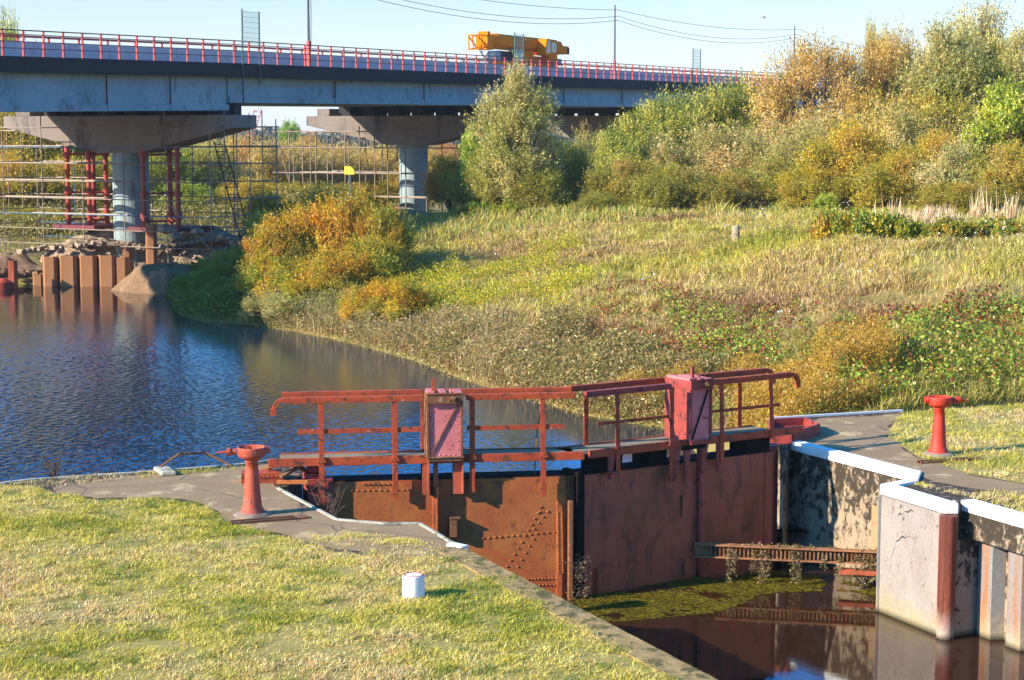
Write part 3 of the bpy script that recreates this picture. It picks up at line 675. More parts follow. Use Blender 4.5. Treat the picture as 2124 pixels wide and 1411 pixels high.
def pick(palette, rng, n, jit=.12):
    p = np.array([lin(c)[:3] for c in palette]); k = rng.randint(0, len(p), n)
    c = p[k]*(1 + jit*rng.randn(n, 1)); return np.clip(c, .005, .95)

# ------------------------------------------------------------------ gate anchors, pit irons
def world_beams(name, segs, mat, label, cat, group=None):
    """segs: (pixel a, pixel b, z a, z b, width, height)"""
    mb = MB(); c = P(segs[0][0][0], segs[0][0][1], 0)
    for (a, b_, za, zb, w, h) in segs: mb.beam(P(*a, za)-c, P(*b_, zb)-c, w, h)
    o = mb.build(name, M[mat], None, c, bevel=.006); return tag(o, label, cat, group)
aL = P(501, 1000); t = empty('gate_anchor', aL, 0, 'faded red riveted anchor box behind the left capstan', 'anchor', 'gate anchors')
mb = MB(); q = P(583, 998) - aL; mb.beam((0, 0, .09), (q.x, q.y, .09), .42, .18)
for k in range(9):
    f = .06+k*.11; mb.lathe([(.022, 0), (.016, .012), (.004, .016)], (q.x*f + .0, q.y*f-.22, .12), 6)
mb.build('anchor_beam', M['red'], t)
world_beams('anchor_strut', [((530, 978), (572, 966), .02, .30, .10, .05), ((572, 966), (640, 962), .30, .10, .08, .05)], 'rustrim', 'rusty bent flat bar rising between the left anchor box and the walkway', 'bar')
world_beams('anchor_strut', [((582, 990), (622, 966), .14, .30, .12, .05), ((622, 966), (640, 992), .30, .02, .10, .05)], 'rustrim', 'brown angle iron bent like a roof over the gate pit', 'bar')
world_beams('tie_rod', [((575, 1000), (640, 1000), .05, .06, .07, .07)], 'rust', 'thick rusty tie rod lying across the gate pit beside the heel post', 'rod')
aR = P(1596, 912); t = empty('gate_anchor', aR, 0, 'dark red steel anchor frame on the right platform at the end of the walkway', 'anchor', 'gate anchors')
mb = MB(); e = [P(u, v)-aR for u, v in ((1596, 893), (1668, 889), (1699, 903), (1645, 921), (1600, 920))]
for i in range(5):
    a, b_ = e[i], e[(i+1) % 5]; mb.beam(a+Vector((0, 0, .12)), b_+Vector((0, 0, .12)), .05, .24)
mb.build('anchor_frame', M['maroon'], t, bevel=.006)
mb = MB(); mb.prism([(p.x*.92+.03, p.y*.92+.02) for p in (e[0], e[1], e[2], e[3])], .02, .09); mb.build('anchor_plate', M['maroon'], t)
# ------------------------------------------------------------------ capstans
def capstan(loc, mat, label, spin, s=1.0, flip=False):
    t = empty('capstan', loc, spin, label, 'capstan', 'winding capstans'); t.scale = (s, s, s)
    MB().lathe([(.25, 0), (.24, .02), (.19, .07), (.155, .16), (.135, .35), (.108, .75), (.098, .88), (.11, .885), (.11, .91), (.10, .915)]).build('pedestal', M[mat], t, smooth=True)
    MB().lathe([(.10, .90), (.15, .935), (.205, .965), (.228, 1.0), (.232, 1.11), (.228, 1.125), (.208, 1.125), (.20, 1.02), (.12, 1.01)]).build('bowl', M[mat], t, smooth=True)
    mb = MB(); mb.tube((-.24, 0, 1.05), (-.34, 0, 1.05), .055, .05, 12); mb.tube((-.34, 0, 1.05), (-.40, 0, 1.05), .07, .07, 12); mb.tube((-.40, 0, 1.05), (-.56, 0, 1.04), .025, .018, 10)
    mb.build('spindle', M[mat], t, smooth=False)
    mb = MB(); mb.tube((.235, 0, 1.07), (.30, 0, 1.07), .07, .05, 12); mb.build('boss', M[mat], t)
    mb = MB(); mb.lathe([(.33, 0), (.30, .02), (.24, .05), (.2, .055)], n=20); mb.build('footing', M['concpale'], t, smooth=True)
    return t
capstan(P(524, 1068), 'capred', 'faded red capstan with a shallow bowl top on the left platform', R(8), .98)
capstan(P(1946, 943), 'capbright', 'bright red capstan with a shallow bowl top on the right lawn', R(188), .99)
def slot(u0, v0, u1, v1, w, label):
    a, b_ = P(u0, v0), P(u1, v1); L_ = (b_-a).length; t = empty('floor_slot', a, math.atan2((b_-a).y, (b_-a).x), label, 'floor slot', 'steel floor slots')
    MB().box(0, L_, -w/2, w/2, .010, .014).build('opening', M['dark'], t)
    mb = MB(); mb.box(0, L_, -w/2-.04, -w/2, .008, .05); mb.box(0, L_, w/2, w/2+.04, .008, .05); mb.box(L_, L_+.22, -w/2-.04, w/2+.04, .008, .035); mb.build('frame', M['rustrim'], t, bevel=.004)
slot(478, 1088, 612, 1077, .10, 'rusty steel slot frame in the ground before the faded left capstan')
slot(1905, 962, 2012, 955, .10, 'narrow steel slot frame in the grass before the bright right capstan')
# ------------------------------------------------------------------ white mooring post
t = empty('mooring_post', P(858, 1240), 0, 'short whitewashed round post with a worn red top on the lawn', 'post')
MB().lathe([(.145, -.02), (.145, .30), (.138, .31)]).build('shaft', M['white'], t, smooth=False)
MB().lathe([(.136, .3095), (.125, .318), (.10, .306)]).build('top', M['capred'], t)
# bent pipe
t = empty('pipe_rail', P(330, 975), 0, 'thin bent rusty pipe arching over the left platform edge by the river', 'pipe'); o_ = Vector(t.location)
pts = [P(322, 976, .03), PY(372, 942, P(345, 975).y-.1), PY(425, 939, P(425, 968).y), P(480, 966, .03)]
MB().path([p - o_ for p in pts], .022).build('pipe', M['rustrim'], t)
mb = MB(); a = P(345, 982); mb.prism([(p.x, p.y) for p in (P(318, 978), P(350, 976), P(366, 988), P(335, 989))], 0.01, .09); tag(mb.build('concrete_block', M['coping'], None, bevel=.02), 'small whitish concrete block at the foot of the bent pipe', 'block')

# ------------------------------------------------------------------ rack beam across the chamber
A = Vector(gr.matrix_basis @ Vector((rx(1440, 1150, -.1), -.12, -1.62)))
B = Vector((PB.x + .35, PB.y + .6, -1.62))
B = P(1834, 1158, -1.62) + Vector((.12, .10, 0))
t = empty('rack_beam', A, math.atan2((B-A).y, (B-A).x), 'rusty toothed rack beam draped with dead weed between the gate and the right wall', 'beam'); LB = (B-A).length
mb = MB(); mb.box(0, LB, -.18, .0, .10, .125); mb.box(0, LB, -.18, .0, -.125, -.10); mb.box(0, LB, -.02, .0, -.10, .10); mb.build('channel', M['pile'], t)
mb = MB()
for k in range(int(LB/.075)): mb.box(k*.075+.3, k*.075+.335, -.13, -.022, -.09, .09)
mb.build('rack_teeth', M['rustrim'], t)
mb = MB(); mb.box(LB-.9, LB, -.2, .02, -.32, -.24); mb.build('lower_rail', M['rustdark'], t)
rng = np.random.RandomState(5); dv = (B-A)
pts = []
for k in range(60): f = .25 + .75*rng.rand(); pts.append(A + dv*f + Vector((0, -.15+.1*rng.rand(), .12 + .03*rng.rand())))
for k in range(15): f = .40 + .2*rng.rand(); pts.append(A + dv*f + Vector((0, -.12, .16)))
for f0, ln in ((.17, .75), (.20, .45), (.30, .4), (.34, .62), (.37, .5), (.50, .55), (.53, .6), (.66, .3), (.74, .45), (.82, .5), (.86, .55), (.9, .5), (.93, .45), (.96, .5), (.98, .6)):
    for k in range(int(ln*45)): pts.append(A + dv*(f0 + .006*rng.randn()) + Vector((0, -.16, -ln*rng.rand()+.05)))
for k in range(60): f = .84+.16*rng.rand(); pts.append(A + dv*f + Vector((0, -.15, -.5*rng.rand())))
clumps('dead_weed', pts, 6500, .036, ['#a08c64', '#806c44', '#5c4a2c', '#6e6224', '#b4a078'], 4, None, spread=.026, hang=1.)
pts = [MT + Vector((.02 + .1*rng.rand(), -.06, -.0)) + Vector((.07*rng.randn(), -.08, -1.45 - .75*rng.rand())) for k in range(40)]
clumps('dead_weed', pts, 1300, .035, ['#6e5440', '#8a7258', '#54402c', '#a08c6c'], 6, None, spread=.045, hang=.8)
# ------------------------------------------------------------------ corner posts and sheet piling at right
a = RA[5] + Vector((.03, -.06, 0)); t = empty('fender_pole', (a.x, a.y, -4), 0, 'round rusty red steel pole on the corner of the pale pilaster', 'pole')
MB().tube((0, 0, 0), (0, 0, 3.86), .145, n=22).build('tube', M['fenderpaint'], t, smooth=False)
t = empty('corner_guard', (RA[4].x-.01, RA[4].y-.045, -4), 0, 'thin rusty angle strip up the inner edge of the pale pilaster', 'corner guard')
MB().box(-.04, .05, -.03, .03, 0, 3.85).build('strip', M['pilegrey'], t)
w0 = RBs[0]; seg = RB[1]-RB[0]; sd = seg.normalized(); wp = .715
base = RB[0] + nrm*.24
for k in range(4):
    a = base + sd*(k*wp) + Vector((0, 0, -4))
    prof = [(0, .20), (.16, .20), (.26, -.06), (.60, -.06), (.70, .20), (wp-.012, .20), (wp-.012, .235), (.66, .235), (.56, -.025), (.29, -.025), (.19, .235), (0, .235)]
    n_ = len(prof)
    mb = MB(); mb.prism(prof, 0, 3.44)
    lab = ['grey and rust steel sheet pile next to the round red pole', 'broad grey and rust sheet pile, second from the round red pole', 'rust streaked sheet pile, third from the round red pole', 'rust streaked sheet pile at the right end of the row'][k]
    o = mb.build('sheet_pile', M['pilegrey'], None, a); o.rotation_euler = (0, 0, math.atan2(sd.y, sd.x)); tag(o, lab, 'sheet pile', 'steel sheet piles lining the chamber')
# floating weed
def scum(name, polypix, n, seed):
    rng = np.random.RandomState(seed); pl = [P(u, v, WL) for u, v in polypix]; poly = [(p.x, p.y) for p in pl]
    xs = [p[0] for p in poly]; ys = [p[1] for p in poly]
    x = rng.uniform(min(xs), max(xs), n*4); y = rng.uniform(min(ys), max(ys), n*4)
    k = inpoly(x, y, poly) & (fbm(x*2.2, y*2.2) + .25*(fbm(x*9, y*9)-.5) > .395); x, y = x[k][:n], y[k][:n]; n = len(x)
    a = rng.rand(n)*6.28; s = .018 + .03*rng.rand(n)**2
    pos = np.stack([x, y, np.full(n, WL+.006) + .004*rng.rand(n)], 1)
    e = np.stack([np.cos(a), np.sin(a), 0*a], 1); f = np.stack([-np.sin(a), np.cos(a), 0*a], 1)
    v = np.stack([pos-e*s[:, None], pos-f*s[:, None]*.7, pos+e*s[:, None], pos+f*s[:, None]*.7], 1).reshape(-1, 3)
    me = bpy.data.meshes.new(name); quad_mesh(me, v, np.arange(n*4).reshape(n, 4), np.repeat(pick(['#7c7016', '#5e5614', '#948420', '#4a3a14', '#5e5e1c', '#6a4c18'], rng, n), 4, 0))
    return tag(link_mesh(name, me, M['leaf']), kind='stuff')
scum('floating_weed', [(1150, 1262), (1210, 1236), (1340, 1212), (1460, 1192), (1600, 1184), (1700, 1196), (1835, 1222), (1835, 1240), (1760, 1226), (1660, 1228), (1570, 1234), (1545, 1252), (1480, 1272), (1380, 1282), (1250, 1292), (1190, 1286)], 15000, 11)
# ------------------------------------------------------------------ bridge
E0 = Vector((-13.85, 92.0, 0)); BD = Vector((.54, 1, 0)).normalized(); BW = Vector((-BD.y, BD.x, 0)); BRZ = math.atan2(BD.y, BD.x)
SL = .0105
def zt(x): return 9.76 + SL*x if x > 0 else 9.76 + .017*x
def BP(x, y, z): return E0 + BD*x + BW*y + Vector((0, 0, z))
br = empty('road_bridge', E0, BRZ, 'long concrete road bridge with red railings crossing behind the river', 'bridge')
X0, X1 = -34, 118
def slabprof(mb, x0, x1, y0, y1, dz0, dz1, step=None):
    xs = [x0, 0, x1] if x0 < 0 < x1 else [x0, x1]
    for a, b_ in zip(xs[:-1], xs[1:]):
        vs = [(a, y0, zt(a)+dz0), (b_, y0, zt(b_)+dz0), (b_, y1, zt(b_)+dz0), (a, y1, zt(a)+dz0), (a, y0, zt(a)+dz1), (b_, y0, zt(b_)+dz1), (b_, y1, zt(b_)+dz1), (a, y1, zt(a)+dz1)]
        mb.add(vs, [(3, 2, 1, 0), (4, 5, 6, 7), (0, 1, 5, 4), (1, 2, 6, 5), (2, 3, 7, 6), (3, 0, 4, 7)])
    return mb
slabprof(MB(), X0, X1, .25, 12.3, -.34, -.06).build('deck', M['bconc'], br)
slabprof(MB(), X0, X1, 0, .249, -.70, 0).build('fascia', M['fascia'], br)
slabprof(MB(), X0, X1, 12.301, 12.6, -.70, 0).build('fascia', M['fascia'], br)
PX = [-29.2, -.5, 28.2, 56.9, 85.6, 114]
for k in range(5):
    a, b_ = PX[k]+.06, PX[k+1]-.06
    dp = -2.38 if k == 0 else -2.0
    for j in range(7):
        y = .55 + j*1.86
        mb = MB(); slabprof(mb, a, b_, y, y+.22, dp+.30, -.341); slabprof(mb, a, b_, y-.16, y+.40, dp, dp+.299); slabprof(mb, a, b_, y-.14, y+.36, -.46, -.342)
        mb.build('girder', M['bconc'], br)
for k, px in enumerate(PX[:5]):
    zc = zt(px) - 2.62
    cap = MB(); prof = [(-.55, zc), (-.55, zc-.66), (5.6, zc-1.95), (8.4, zc-1.95), (15.0, zc-.62), (15.0, zc)]
    cap.xprism(prof, px-1.0, px+1.0); cap.box(px-.85, px+.85, 13.2, 14.2, zc, zc+.5)
    c = cap.build('pier_cap', M['cap'], br, bevel=.03)
    be = MB()
    for j in range(7):
        y = .56 + j*1.86
        for dx in (-.55, .55): be.box(px+dx-.28, px+dx+.28, y-.28, y+.5, zc+.002, zt(px)+(-2.38 if k <= 1 and dx < 0 else -2.0)-.002)
    be.each('bearing', M['fascia'], c)
    MB().box(px-.12, px+.12, 2.2, 12.9, zc+.18, zt(px)-.345).build('diaphragm', M['fascia'], br)
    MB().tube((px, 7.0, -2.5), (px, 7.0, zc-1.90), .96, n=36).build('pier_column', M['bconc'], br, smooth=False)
for x in (-9.8, -5.2, 9.1, 18.7, 37.5, 47.2, 66):
    dd = -2.38 if x < 0 else -2.0
    MB().box(x, x+.035, .392-.006, .45, zt(x)+dd+.01, zt(x)-.72).build('joint_seam', M['fascia'], br)
# railing
RX0, NP, SP = -18., 97, 1.25
for i in range(NP):
    x = RX0 + i*SP
    pmesh = None
    if i == 0:
        mb = MB(); mb.box(-.036, .036, .02, .10, 0, 1.10); p0 = mb.build('railing_post', M['rail'], br); p0.location = (x, 0, zt(x)); pp = p0
    else:
        pp = p0.copy(); col.objects.link(pp); pp.location = (x, 0, zt(x))
for dz, h, y, nm, mt in ((1.10, .05, .03, 'railing_bar', 'raildark'), (.93, .035, .05, 'railing_bar', 'raildark'), (.62, .035, .05, 'railing_bar', 'raildark'), (.33, .035, .05, 'railing_bar', 'raildark')):
    slabprof(MB(), RX0, RX0+(NP-1)*SP, y, y+.05, dz, dz+h).build(nm, M[mt], br)
# concrete parapet between walkway and road, panels with a red rail on stubs
for i in range(24):
    x = -18 + i*5.0
    slabprof(MB(), x+.012, x+4.985, 1.75, 1.95, -.05, .72+.015*random.random()).build('parapet', M['parapet'], br)
slabprof(MB(), RX0, RX0+120, 1.80, 1.88, .92, 1.02).build('guard_rail', M['rail'], br)
for i in range(60):
    x = -18 + i*2.0; MB().box(x-.05, x+.05, 1.81, 1.87, zt(x)+.70, zt(x)+.92).build('rail_stub', M['rail'], br)
# green mesh screens at the piers
for k, (x, dn, d2) in enumerate(((.05, 2.0, 1.05), (29.4, 1.2, .9), (59.6, 1., .8))):
    w = [1.45, 1.25, 1.6][k]
    t = empty('safety_screen', BP(x, -.06, zt(x)), BRZ, ['green framed mesh screen over the railing above the first pier', 'green framed mesh screen over the railing in front of the yellow crane', 'small green framed mesh screen over the railing near the hill'][k], 'screen', 'mesh screens on the bridge railing')
    MB().box(-.03, .03, -.03, .03, -dn, 2.75).build('post', M['green'], t); MB().box(w-.03, w+.03, -.03, .03, -d2, 2.70).build('post', M['green'], t)
    MB().box(.031, w-.031, -.004, .004, 1.02, 2.66).build('mesh_panel', M['screen'], t)
    mb = MB()
    for j in range(7): mb.box(.031, w-.031, -.012, -.005, 1.05+j*.26, 1.062+j*.26)
    mb.build('wire', M['green'], t) if k == 0 else mb.build('wire', M['green'], t)
# poles and cables
plab = ['grey pole with red base standing on the bridge railing at upper left', 'slender pole on the bridge between the yellow crane and the hill', 'slender pole rising behind the orange tree at the bridge end']
tops = []
for k, (x, h) in enumerate(((6.2, 5.6), (45.2, 5.35), (84.2, 5.6))):
    t = empty('power_pole', BP(x, .12, zt(x)), BRZ, plab[k], 'pole', 'poles along the bridge edge')
    MB().tube((0, 0, 1.3), (0, 0, h), .075, .05, 10).build('shaft', M['pole'], t); MB().box(-.085, .085, -.085, .085, 0, 1.35).build('base', M['rail'], t)
    mb = MB()
    for dz in (-.35, -.8, -1.1): mb.beam((0, -.25, h+dz), (0, .05, h+dz), .03, .03)
    mb.build('bracket', M['pole'], t)
    if k == 0: MB().path([(.07, -.1, 1.0), (.12, -.1, 3.), (.06, -.08, 5.4)], .018, 5).build('down_cable', M['dark'], t)
    tops.append([BP(x, -.13, zt(x)+h+dz) for dz in (-.35, -.8, -1.1)])
far = [BP(123, -.13, zt(123)+4.6+dz) for dz in (0, -.4, -.7)]
near = [BP(-33, -.13, zt(-33)+5.6+dz) for dz in (-.35, -.8, -1.1)]
seq = [near] + tops + [far]
nm_ = [('upper', 'middle', 'lower')]
for k in range(len(seq)-1):
    for j in range(3):
        a, b_ = seq[k][j], seq[k+1][j]; sag = (.55, .95, 1.0)[j]
        pts = [a.lerp(b_, i/16) - Vector((0, 0, sag*4*(i/16)*(1-i/16))) - a for i in range(17)]
        o = MB().path(pts, .016, 5).build('power_cable', M['dark'], None, a)
        seg = ['left of the upper left pole', 'sagging above the yellow crane between two poles', 'between the mid pole and the pole behind the orange tree', 'beyond the pole behind the orange tree'][k]
        tag(o, ('topmost', 'middle', 'lowest')[j] + ' thin black cable ' + seg, 'cable', 'cables strung between bridge poles')

# ------------------------------------------------------------------ mobile crane on the bridge
CX = 38.0; cr = empty('mobile_crane', BP(CX-1.6, 6.6, zt(CX+6)+.0), BRZ, 'yellow mobile crane truck with folded telescopic boom driving on the bridge', 'crane truck')
# local x forward = right in picture; boom head at the left end
MB().box(1.6, 14.2, -.1, 2.3, .75, 1.05).build('chassis', M['grey'], cr, bevel=.03)
mb = MB(); mb.box(1.9, 13.6, -.18, 2.4, 1.051, 1.28); mb.box(3.0, 6.4, -.2, 2.42, .85, 1.05); mb.build('fender_deck', M['yellow'], cr, bevel=.03)
for wx in (2.6, 4.3, 8.6, 10.2, 11.8):
    for y in (.05, 2.0):
        w = MB(); w.tube((wx, y-.18, .52), (wx, y+.22, .52), .52, n=20); w = w.build('wheel', M['dark'], cr); w['label'] = 'black tyre'
        MB().tube((wx, y-.19, .52), (wx, y-.2+.42, .52), .24, n=14).build('rim', M['grey'], w)
cr.scale = (.875, 1, .93)
c = MB().yprism([(1.5, .95), (1.35, 1.5), (1.6, 2.05), (3.6, 2.05), (3.7, .95)], -.05, 2.2).build('driver_cab', M['grey'], cr, bevel=.03)
MB().yprism([(1.7, 1.45), (1.78, 1.95), (2.5, 1.95), (2.5, 1.45)], -.07, -.052).build('window', M['glass'], c)
MB().box(3.75, 6.9, .1, 2.2, 1.281, 2.15).build('engine_bay', M['dark'], cr, bevel=.04)
MB().box(6.1, 7.5, -.05, .8, 1.282, 2.2).build('equipment_glass', M['glass'], cr, bevel=.02)
mb = MB(); mb.yprism([(7.5, 1.282), (7.5, 2.3), (9.6, 2.3), (9.6, 1.95), (13.0, 1.95), (13.0, 1.282)], .0, 2.2); mb.build('slewing_table', M['yellow'], cr, bevel=.03)
bm = MB(); prof = [(.25, 2.3), (.0, 2.6), (.0, 3.25), (.25, 3.45), (.85, 3.45), (1.05, 3.25), (1.05, 2.6), (.85, 2.3)]
bm.xprism(prof, 3.6, 12.2); boom = bm.build('boom', M['yellow'], cr, bevel=.03)
for k in range(5):
    s_ = .05+.03*k; x = 3.55 - .22*k
    mb = MB(); mb.xprism([(.52+(p[0]-.52)*(1.06-s_), 2.88+(p[1]-2.88)*(1.08-s_)) for p in prof], x-.05, x+.10); mb.xprism([(.52+(p[0]-.52)*(.9-s_), 2.88+(p[1]-2.88)*(.9-s_)) for p in prof], x-.12, x-.051); mb.build('boom_collar', M['yellow'], boom)
mb = MB(); mb.box(1.5, 2.5, .0, 1.0, 2.15, 3.3); mb.box(1.75, 2.2, .1, .9, 3.3, 3.55); mb.build('boom_head', M['yellow'], cr, bevel=.04)
mb = MB()
for a, b_ in (((.1, 3.2), (1.5, 3.2)), ((.1, 2.1), (1.5, 2.3)), ((.15, 3.2), (.25, 2.1)), ((.2, 3.1), (1.4, 2.4)), ((.8, 3.2), (1.0, 2.2))):
    for y in (.1, .9): mb.beam((a[0], y, a[1]), (b_[0], y, b_[1]), .07, .08)
for x, z in ((.12, 3.2), (.2, 2.1)): mb.beam((x, .1, z), (x, .9, z), .07, .07)
mb.build('jib_lattice', M['yellow'], cr)
mb = MB(); mb.tube((8.0, -.12, 3.02), (8.0, .02, 3.02), .22, n=18); mb.tube((8.3, -.16, 3.02), (8.3, .02, 3.02), .14, n=18); mb.build('boom_pivot', M['yellow'], cr)
c = MB(); c.yprism([(10.1, 2.0), (10.05, 2.2), (10.4, 3.35), (12.3, 3.3), (12.4, 2.6), (12.4, 1.5), (10.9, 1.5), (10.9, 2.0)], -.75, -.02)
c = c.build('operator_cab', M['yellow'], cr, bevel=.03)
MB().yprism([(10.2, 2.2), (10.48, 3.27), (11.0, 3.27), (11.0, 2.2)], -.772, -.752).build('window', M['glass'], c)
MB().yprism([(11.2, 2.3), (11.2, 3.1), (12.1, 3.1), (12.2, 2.7), (12.0, 2.3)], -.772, -.752).build('window', M['glass'], c)
mb = MB(); mb.yprism([(12.0, 2.35), (12.0, 3.3), (14.1, 3.28), (14.5, 2.95), (15.6, 2.95), (15.6, 2.3), (12.8, 2.15)], -.3, 2.0); mb.build('counterweight', M['yellow'], cr, bevel=.04)
mb = MB(); mb.tube((14.7, .4, 2.8), (14.7, .4, 3.2), .16, n=12); mb.beam((14.7, .4, 3.05), (15.2, .4, 3.1), .04, .04); mb.build('winch', M['yellow'], cr)
MB().box(15.3, 15.62, -.35, 2.1, 2.3, 2.84).build('tail_block', M['dark'], cr, bevel=.02)
mb = MB(); mb.box(13.2, 14.9, .0, 2.2, 1.35, 1.9); mb.build('rear_box', M['grey'], cr, bevel=.03)
mb = MB(); mb.box(5.0, 6.9, -.28, -.05, 2.16, 2.3); mb.build('mirror_arm', M['grey'], cr)

# ------------------------------------------------------------------ scaffolds
def scaffold(px, ys, xs, zl, label, tube='scaf', boards=(), z0=-.4, ztop=7.4, rr=.03):
    t = empty('scaffold', BP(px, 0, 0), BRZ, label, 'scaffold', 'scaffolds round the bridge piers')
    rnd = random.Random(int(px)+3)
    for x in (xs[0], xs[-1]):
        for y in ys:
            h = ztop + rnd.uniform(-.5, .4); mt = M['scafblue'] if tube == 'scaf' and rnd.random() < .35 and px < 5 else M[tube]
            MB().tube((x, y, z0), (x+rnd.uniform(-.06, .06), y, h), rr, n=6).build('upright', mt, t)
    for x in xs[1:-1]:
        for y in (ys[0], ys[-1]):
            MB().tube((x, y, z0), (x, y, ztop+rnd.uniform(-.4, .3)), rr, n=6).build('upright', M[tube], t)
    for z in zl:
        for x in (xs[0]-.05, xs[-1]+.05):
            MB().tube((x, ys[0]-.2, z+rnd.uniform(-.04, .04)), (x, ys[-1]+.3, z+rnd.uniform(-.04, .04)), rr, n=6).build('ledger', M['scafblue'] if rnd.random() < .3 and px < 5 else M[tube], t)
        for y in (ys[0], ys[-1]):
            MB().tube((xs[0]-.2, y, z+.05), (xs[-1]+.2, y, z+.05), rr, n=6).build('ledger', M[tube], t)
    for z, y0, y1 in boards:
        for k in range(2): MB().box(xs[0]+.05+k*.27, xs[0]+.30+k*.27, y0+rnd.uniform(-.3, .3), y1+rnd.uniform(-.3, .3), z+.035, z+.075).build('board', M['board'], t)
        MB().box(xs[-1]-.35, xs[-1]-.05, y0, y1, z+.035, z+.075).build('board', M['board'], t)
    for (a, b_) in ((0, 1), (len(ys)-2, len(ys)-1)):
        MB().tube((xs[0]-.08, ys[a], zl[0]), (xs[0]-.08, ys[b_], zl[3] if len(zl) > 3 else zl[-1]), rr, n=6).build('brace', M[tube], t)
    return t
lv = [.35, 1.15, 1.95, 2.8, 3.7, 4.6, 5.5, 6.5]
scaffold(-.5, [0., 2.8, 5.6, 8.4, 11.2, 14.0, 16.8], [-2.2, -1., 0., 1.1, 2.2, 3.4], lv, 'rusty and blue tube scaffold round the pier nearest the river', boards=((2.8, 7, 14), (3.7, 6, 15), (4.6, 8, 16), (5.5, 9, 15), (1.95, 6, 12), (6.3, 13, 17)))
scaffold(28.2, [0.2, 2.0, 4.6, 6.2, 7.6, 8.6, 9.8, 11.0, 12.4, 13.8, 15.2, 16.6], [-2.3, -.8, .8, 2.4], [2.05, 3.6, 5.3, 6.35], 'pale tube scaffold round the second pier, left of the grey willow', boards=((3.6, 3, 15), (2.05, 4, 12), (6.35, 11, 16)), z0=.5, ztop=6.4, rr=.045)
scaffold(56.9, [0.2, 2.5, 5, 7.5, 10, 12.5, 15], [-2.3, 0, 2.3], [5.1, 6.6], 'thin tube scaffold under the third pier beside the green hill', z0=1., ztop=7.8, rr=.035)
# red trestles
def trestle(px, y, offs, label):
    t = empty('support_trestle', BP(px, y, 0), BRZ, label, 'trestle', 'red pipe trestles beside the first pier')
    for (x, yy) in offs:
        g = MB(); g.tube((x, yy, 1.35), (x, yy, 5.55), .13, n=12)
        for z in (1.9, 3.05, 5.1): g.tube((x, yy, z-.12), (x, yy, z+.12), .21, n=12)
        g.build('pipe_leg', M['trestle'], t)
    for z in (1.6, 3.05, 5.1):
        for a, b_ in zip(offs[:-1], offs[1:]): MB().tube((a[0], a[1], z), (b_[0], b_[1], z), .06, n=8).build('tie', M['trestle'], t)
    xs = [o[0] for o in offs]; ys = [o[1] for o in offs]
    MB().box(min(xs)-.6, max(xs)+.6, min(ys)-.6, max(ys)+.6, 1.15, 1.35).build('base_frame', M['raildark'], t)
trestle(-.5, 7, [(-.9, 3.6), (.9, 3.4), (.2, 1.9), (-.8, 2.2)], 'red pipe trestle left of the first bridge pier')
trestle(-.5, 7, [(-.9, -1.6), (.9, -1.9), (.3, -2.9), (-.7, -3.7)], 'red pipe trestle right of the first bridge pier')
# leaning ladders
def lattice(name, a, b_, w, mat, label, cat, n=14, r=.035, side=Vector((1, 0, 0))):
    a, b_ = Vector(a), Vector(b_); mb = MB(); s = side*w
    mb.tube((0, 0, 0), b_-a, r, n=6); mb.tube(s, b_-a+s, r, n=6)
    for i in range(n):
        f = (i+.5)/n; mb.tube((b_-a)*f, (b_-a)*f+s, r*.6, n=5)
        if i % 2: mb.tube((b_-a)*f, (b_-a)*(f+1/n)+s, r*.5, n=5)
    return tag(mb.build(name, M[mat], None, a), label, cat)
lattice('leaning_ladder', PY(500, 500, 95), PY(443, 292, 95.5), .55, 'steel', 'dark lattice ladder leaning inside the first scaffold', 'ladder')
lattice('crane_boom', PY(468, 420, 140), PY(528, 228, 140), .55, 'trestle', 'distant thin red lattice crane boom seen through the first scaffold', 'crane boom', 22, .035)

# ------------------------------------------------------------------ piles and site at the pier foot
def upile(u, v1, w_px, v0, D, mat, lab, grp='rusty sheet piles in the river', deep=.3, rot=0.):
    a = PY(u-w_px/2, v0, D); b_ = PY(u+w_px/2, v0, D); top = PY(u, v1, D).z; W = b_.x-a.x
    h = top+2.8
    prof = [(0, deep), (W*.05, deep), (W*.22, 0), (W*.78, 0), (W*.95, deep), (W, deep), (W, deep+.04), (W*.9, deep+.04), (W*.74, .05), (W*.26, .05), (W*.1, deep+.04), (0, deep+.04)]
    o = MB().prism(prof, 0, h).build('sheet_pile', M[mat], None, (a.x, D, -2.8)); o.rotation_euler = (0, 0, rot)
    return tag(o, lab, 'sheet pile', grp)
ords = ['leftmost', 'second', 'third', 'fourth', 'fifth']
for k, (u, w, v1) in enumerate(((103, 34, 533), (140, 45, 531), (181, 43, 531), (221, 42, 530), (252, 28, 534))):
    upile(u, v1, w, 594, 91.2, 'pile', (ords[k] + (' pile' if k == 0 else ' pile from the left') + ' in the row of rusty sheet piles along the far waterline'))
upile(263, 513, 22, 594, 92.6, 'pile', 'rust sheet pile standing a little above the row, left of the gravel bank')
upile(313, 464, 24, 580, 91.6, 'pile', 'tallest lone rusty sheet pile behind the gravel bank')
upile(24, 541, 19, 592, 90.0, 'rustdark', 'dark lone sheet pile at the far left by the river')
upile(78, 570, 26, 594, 91.8, 'pile', 'short stub of sheet pile at the left end of the row')
a = PY(6, 596, 90); tag(MB().lathe([(.05, -.5), (.42, -.3), (.45, .2), (.2, .38), (.02, .4)], n=16).build('float_drum', M['trestle'], None, (a.x, a.y, WU+.1)), 'orange rusty float at the left edge of the river', 'float')
for u0, u1, v, D, lab in ((278, 302, 548, 92.5, 'pale concrete block between the rust piles and gravel bank'), (334, 366, 550, 92, 'flat pale concrete slab behind the gravel bank')):
    p0, p1 = PY(u0, v, D), PY(u1, v, D); tag(MB().box(0, p1.x-p0.x, 0, .5, -.8, .16).build('concrete_block', M['concpale'], None, (p0.x, D, p0.z-.1), bevel=.03), lab, 'block')
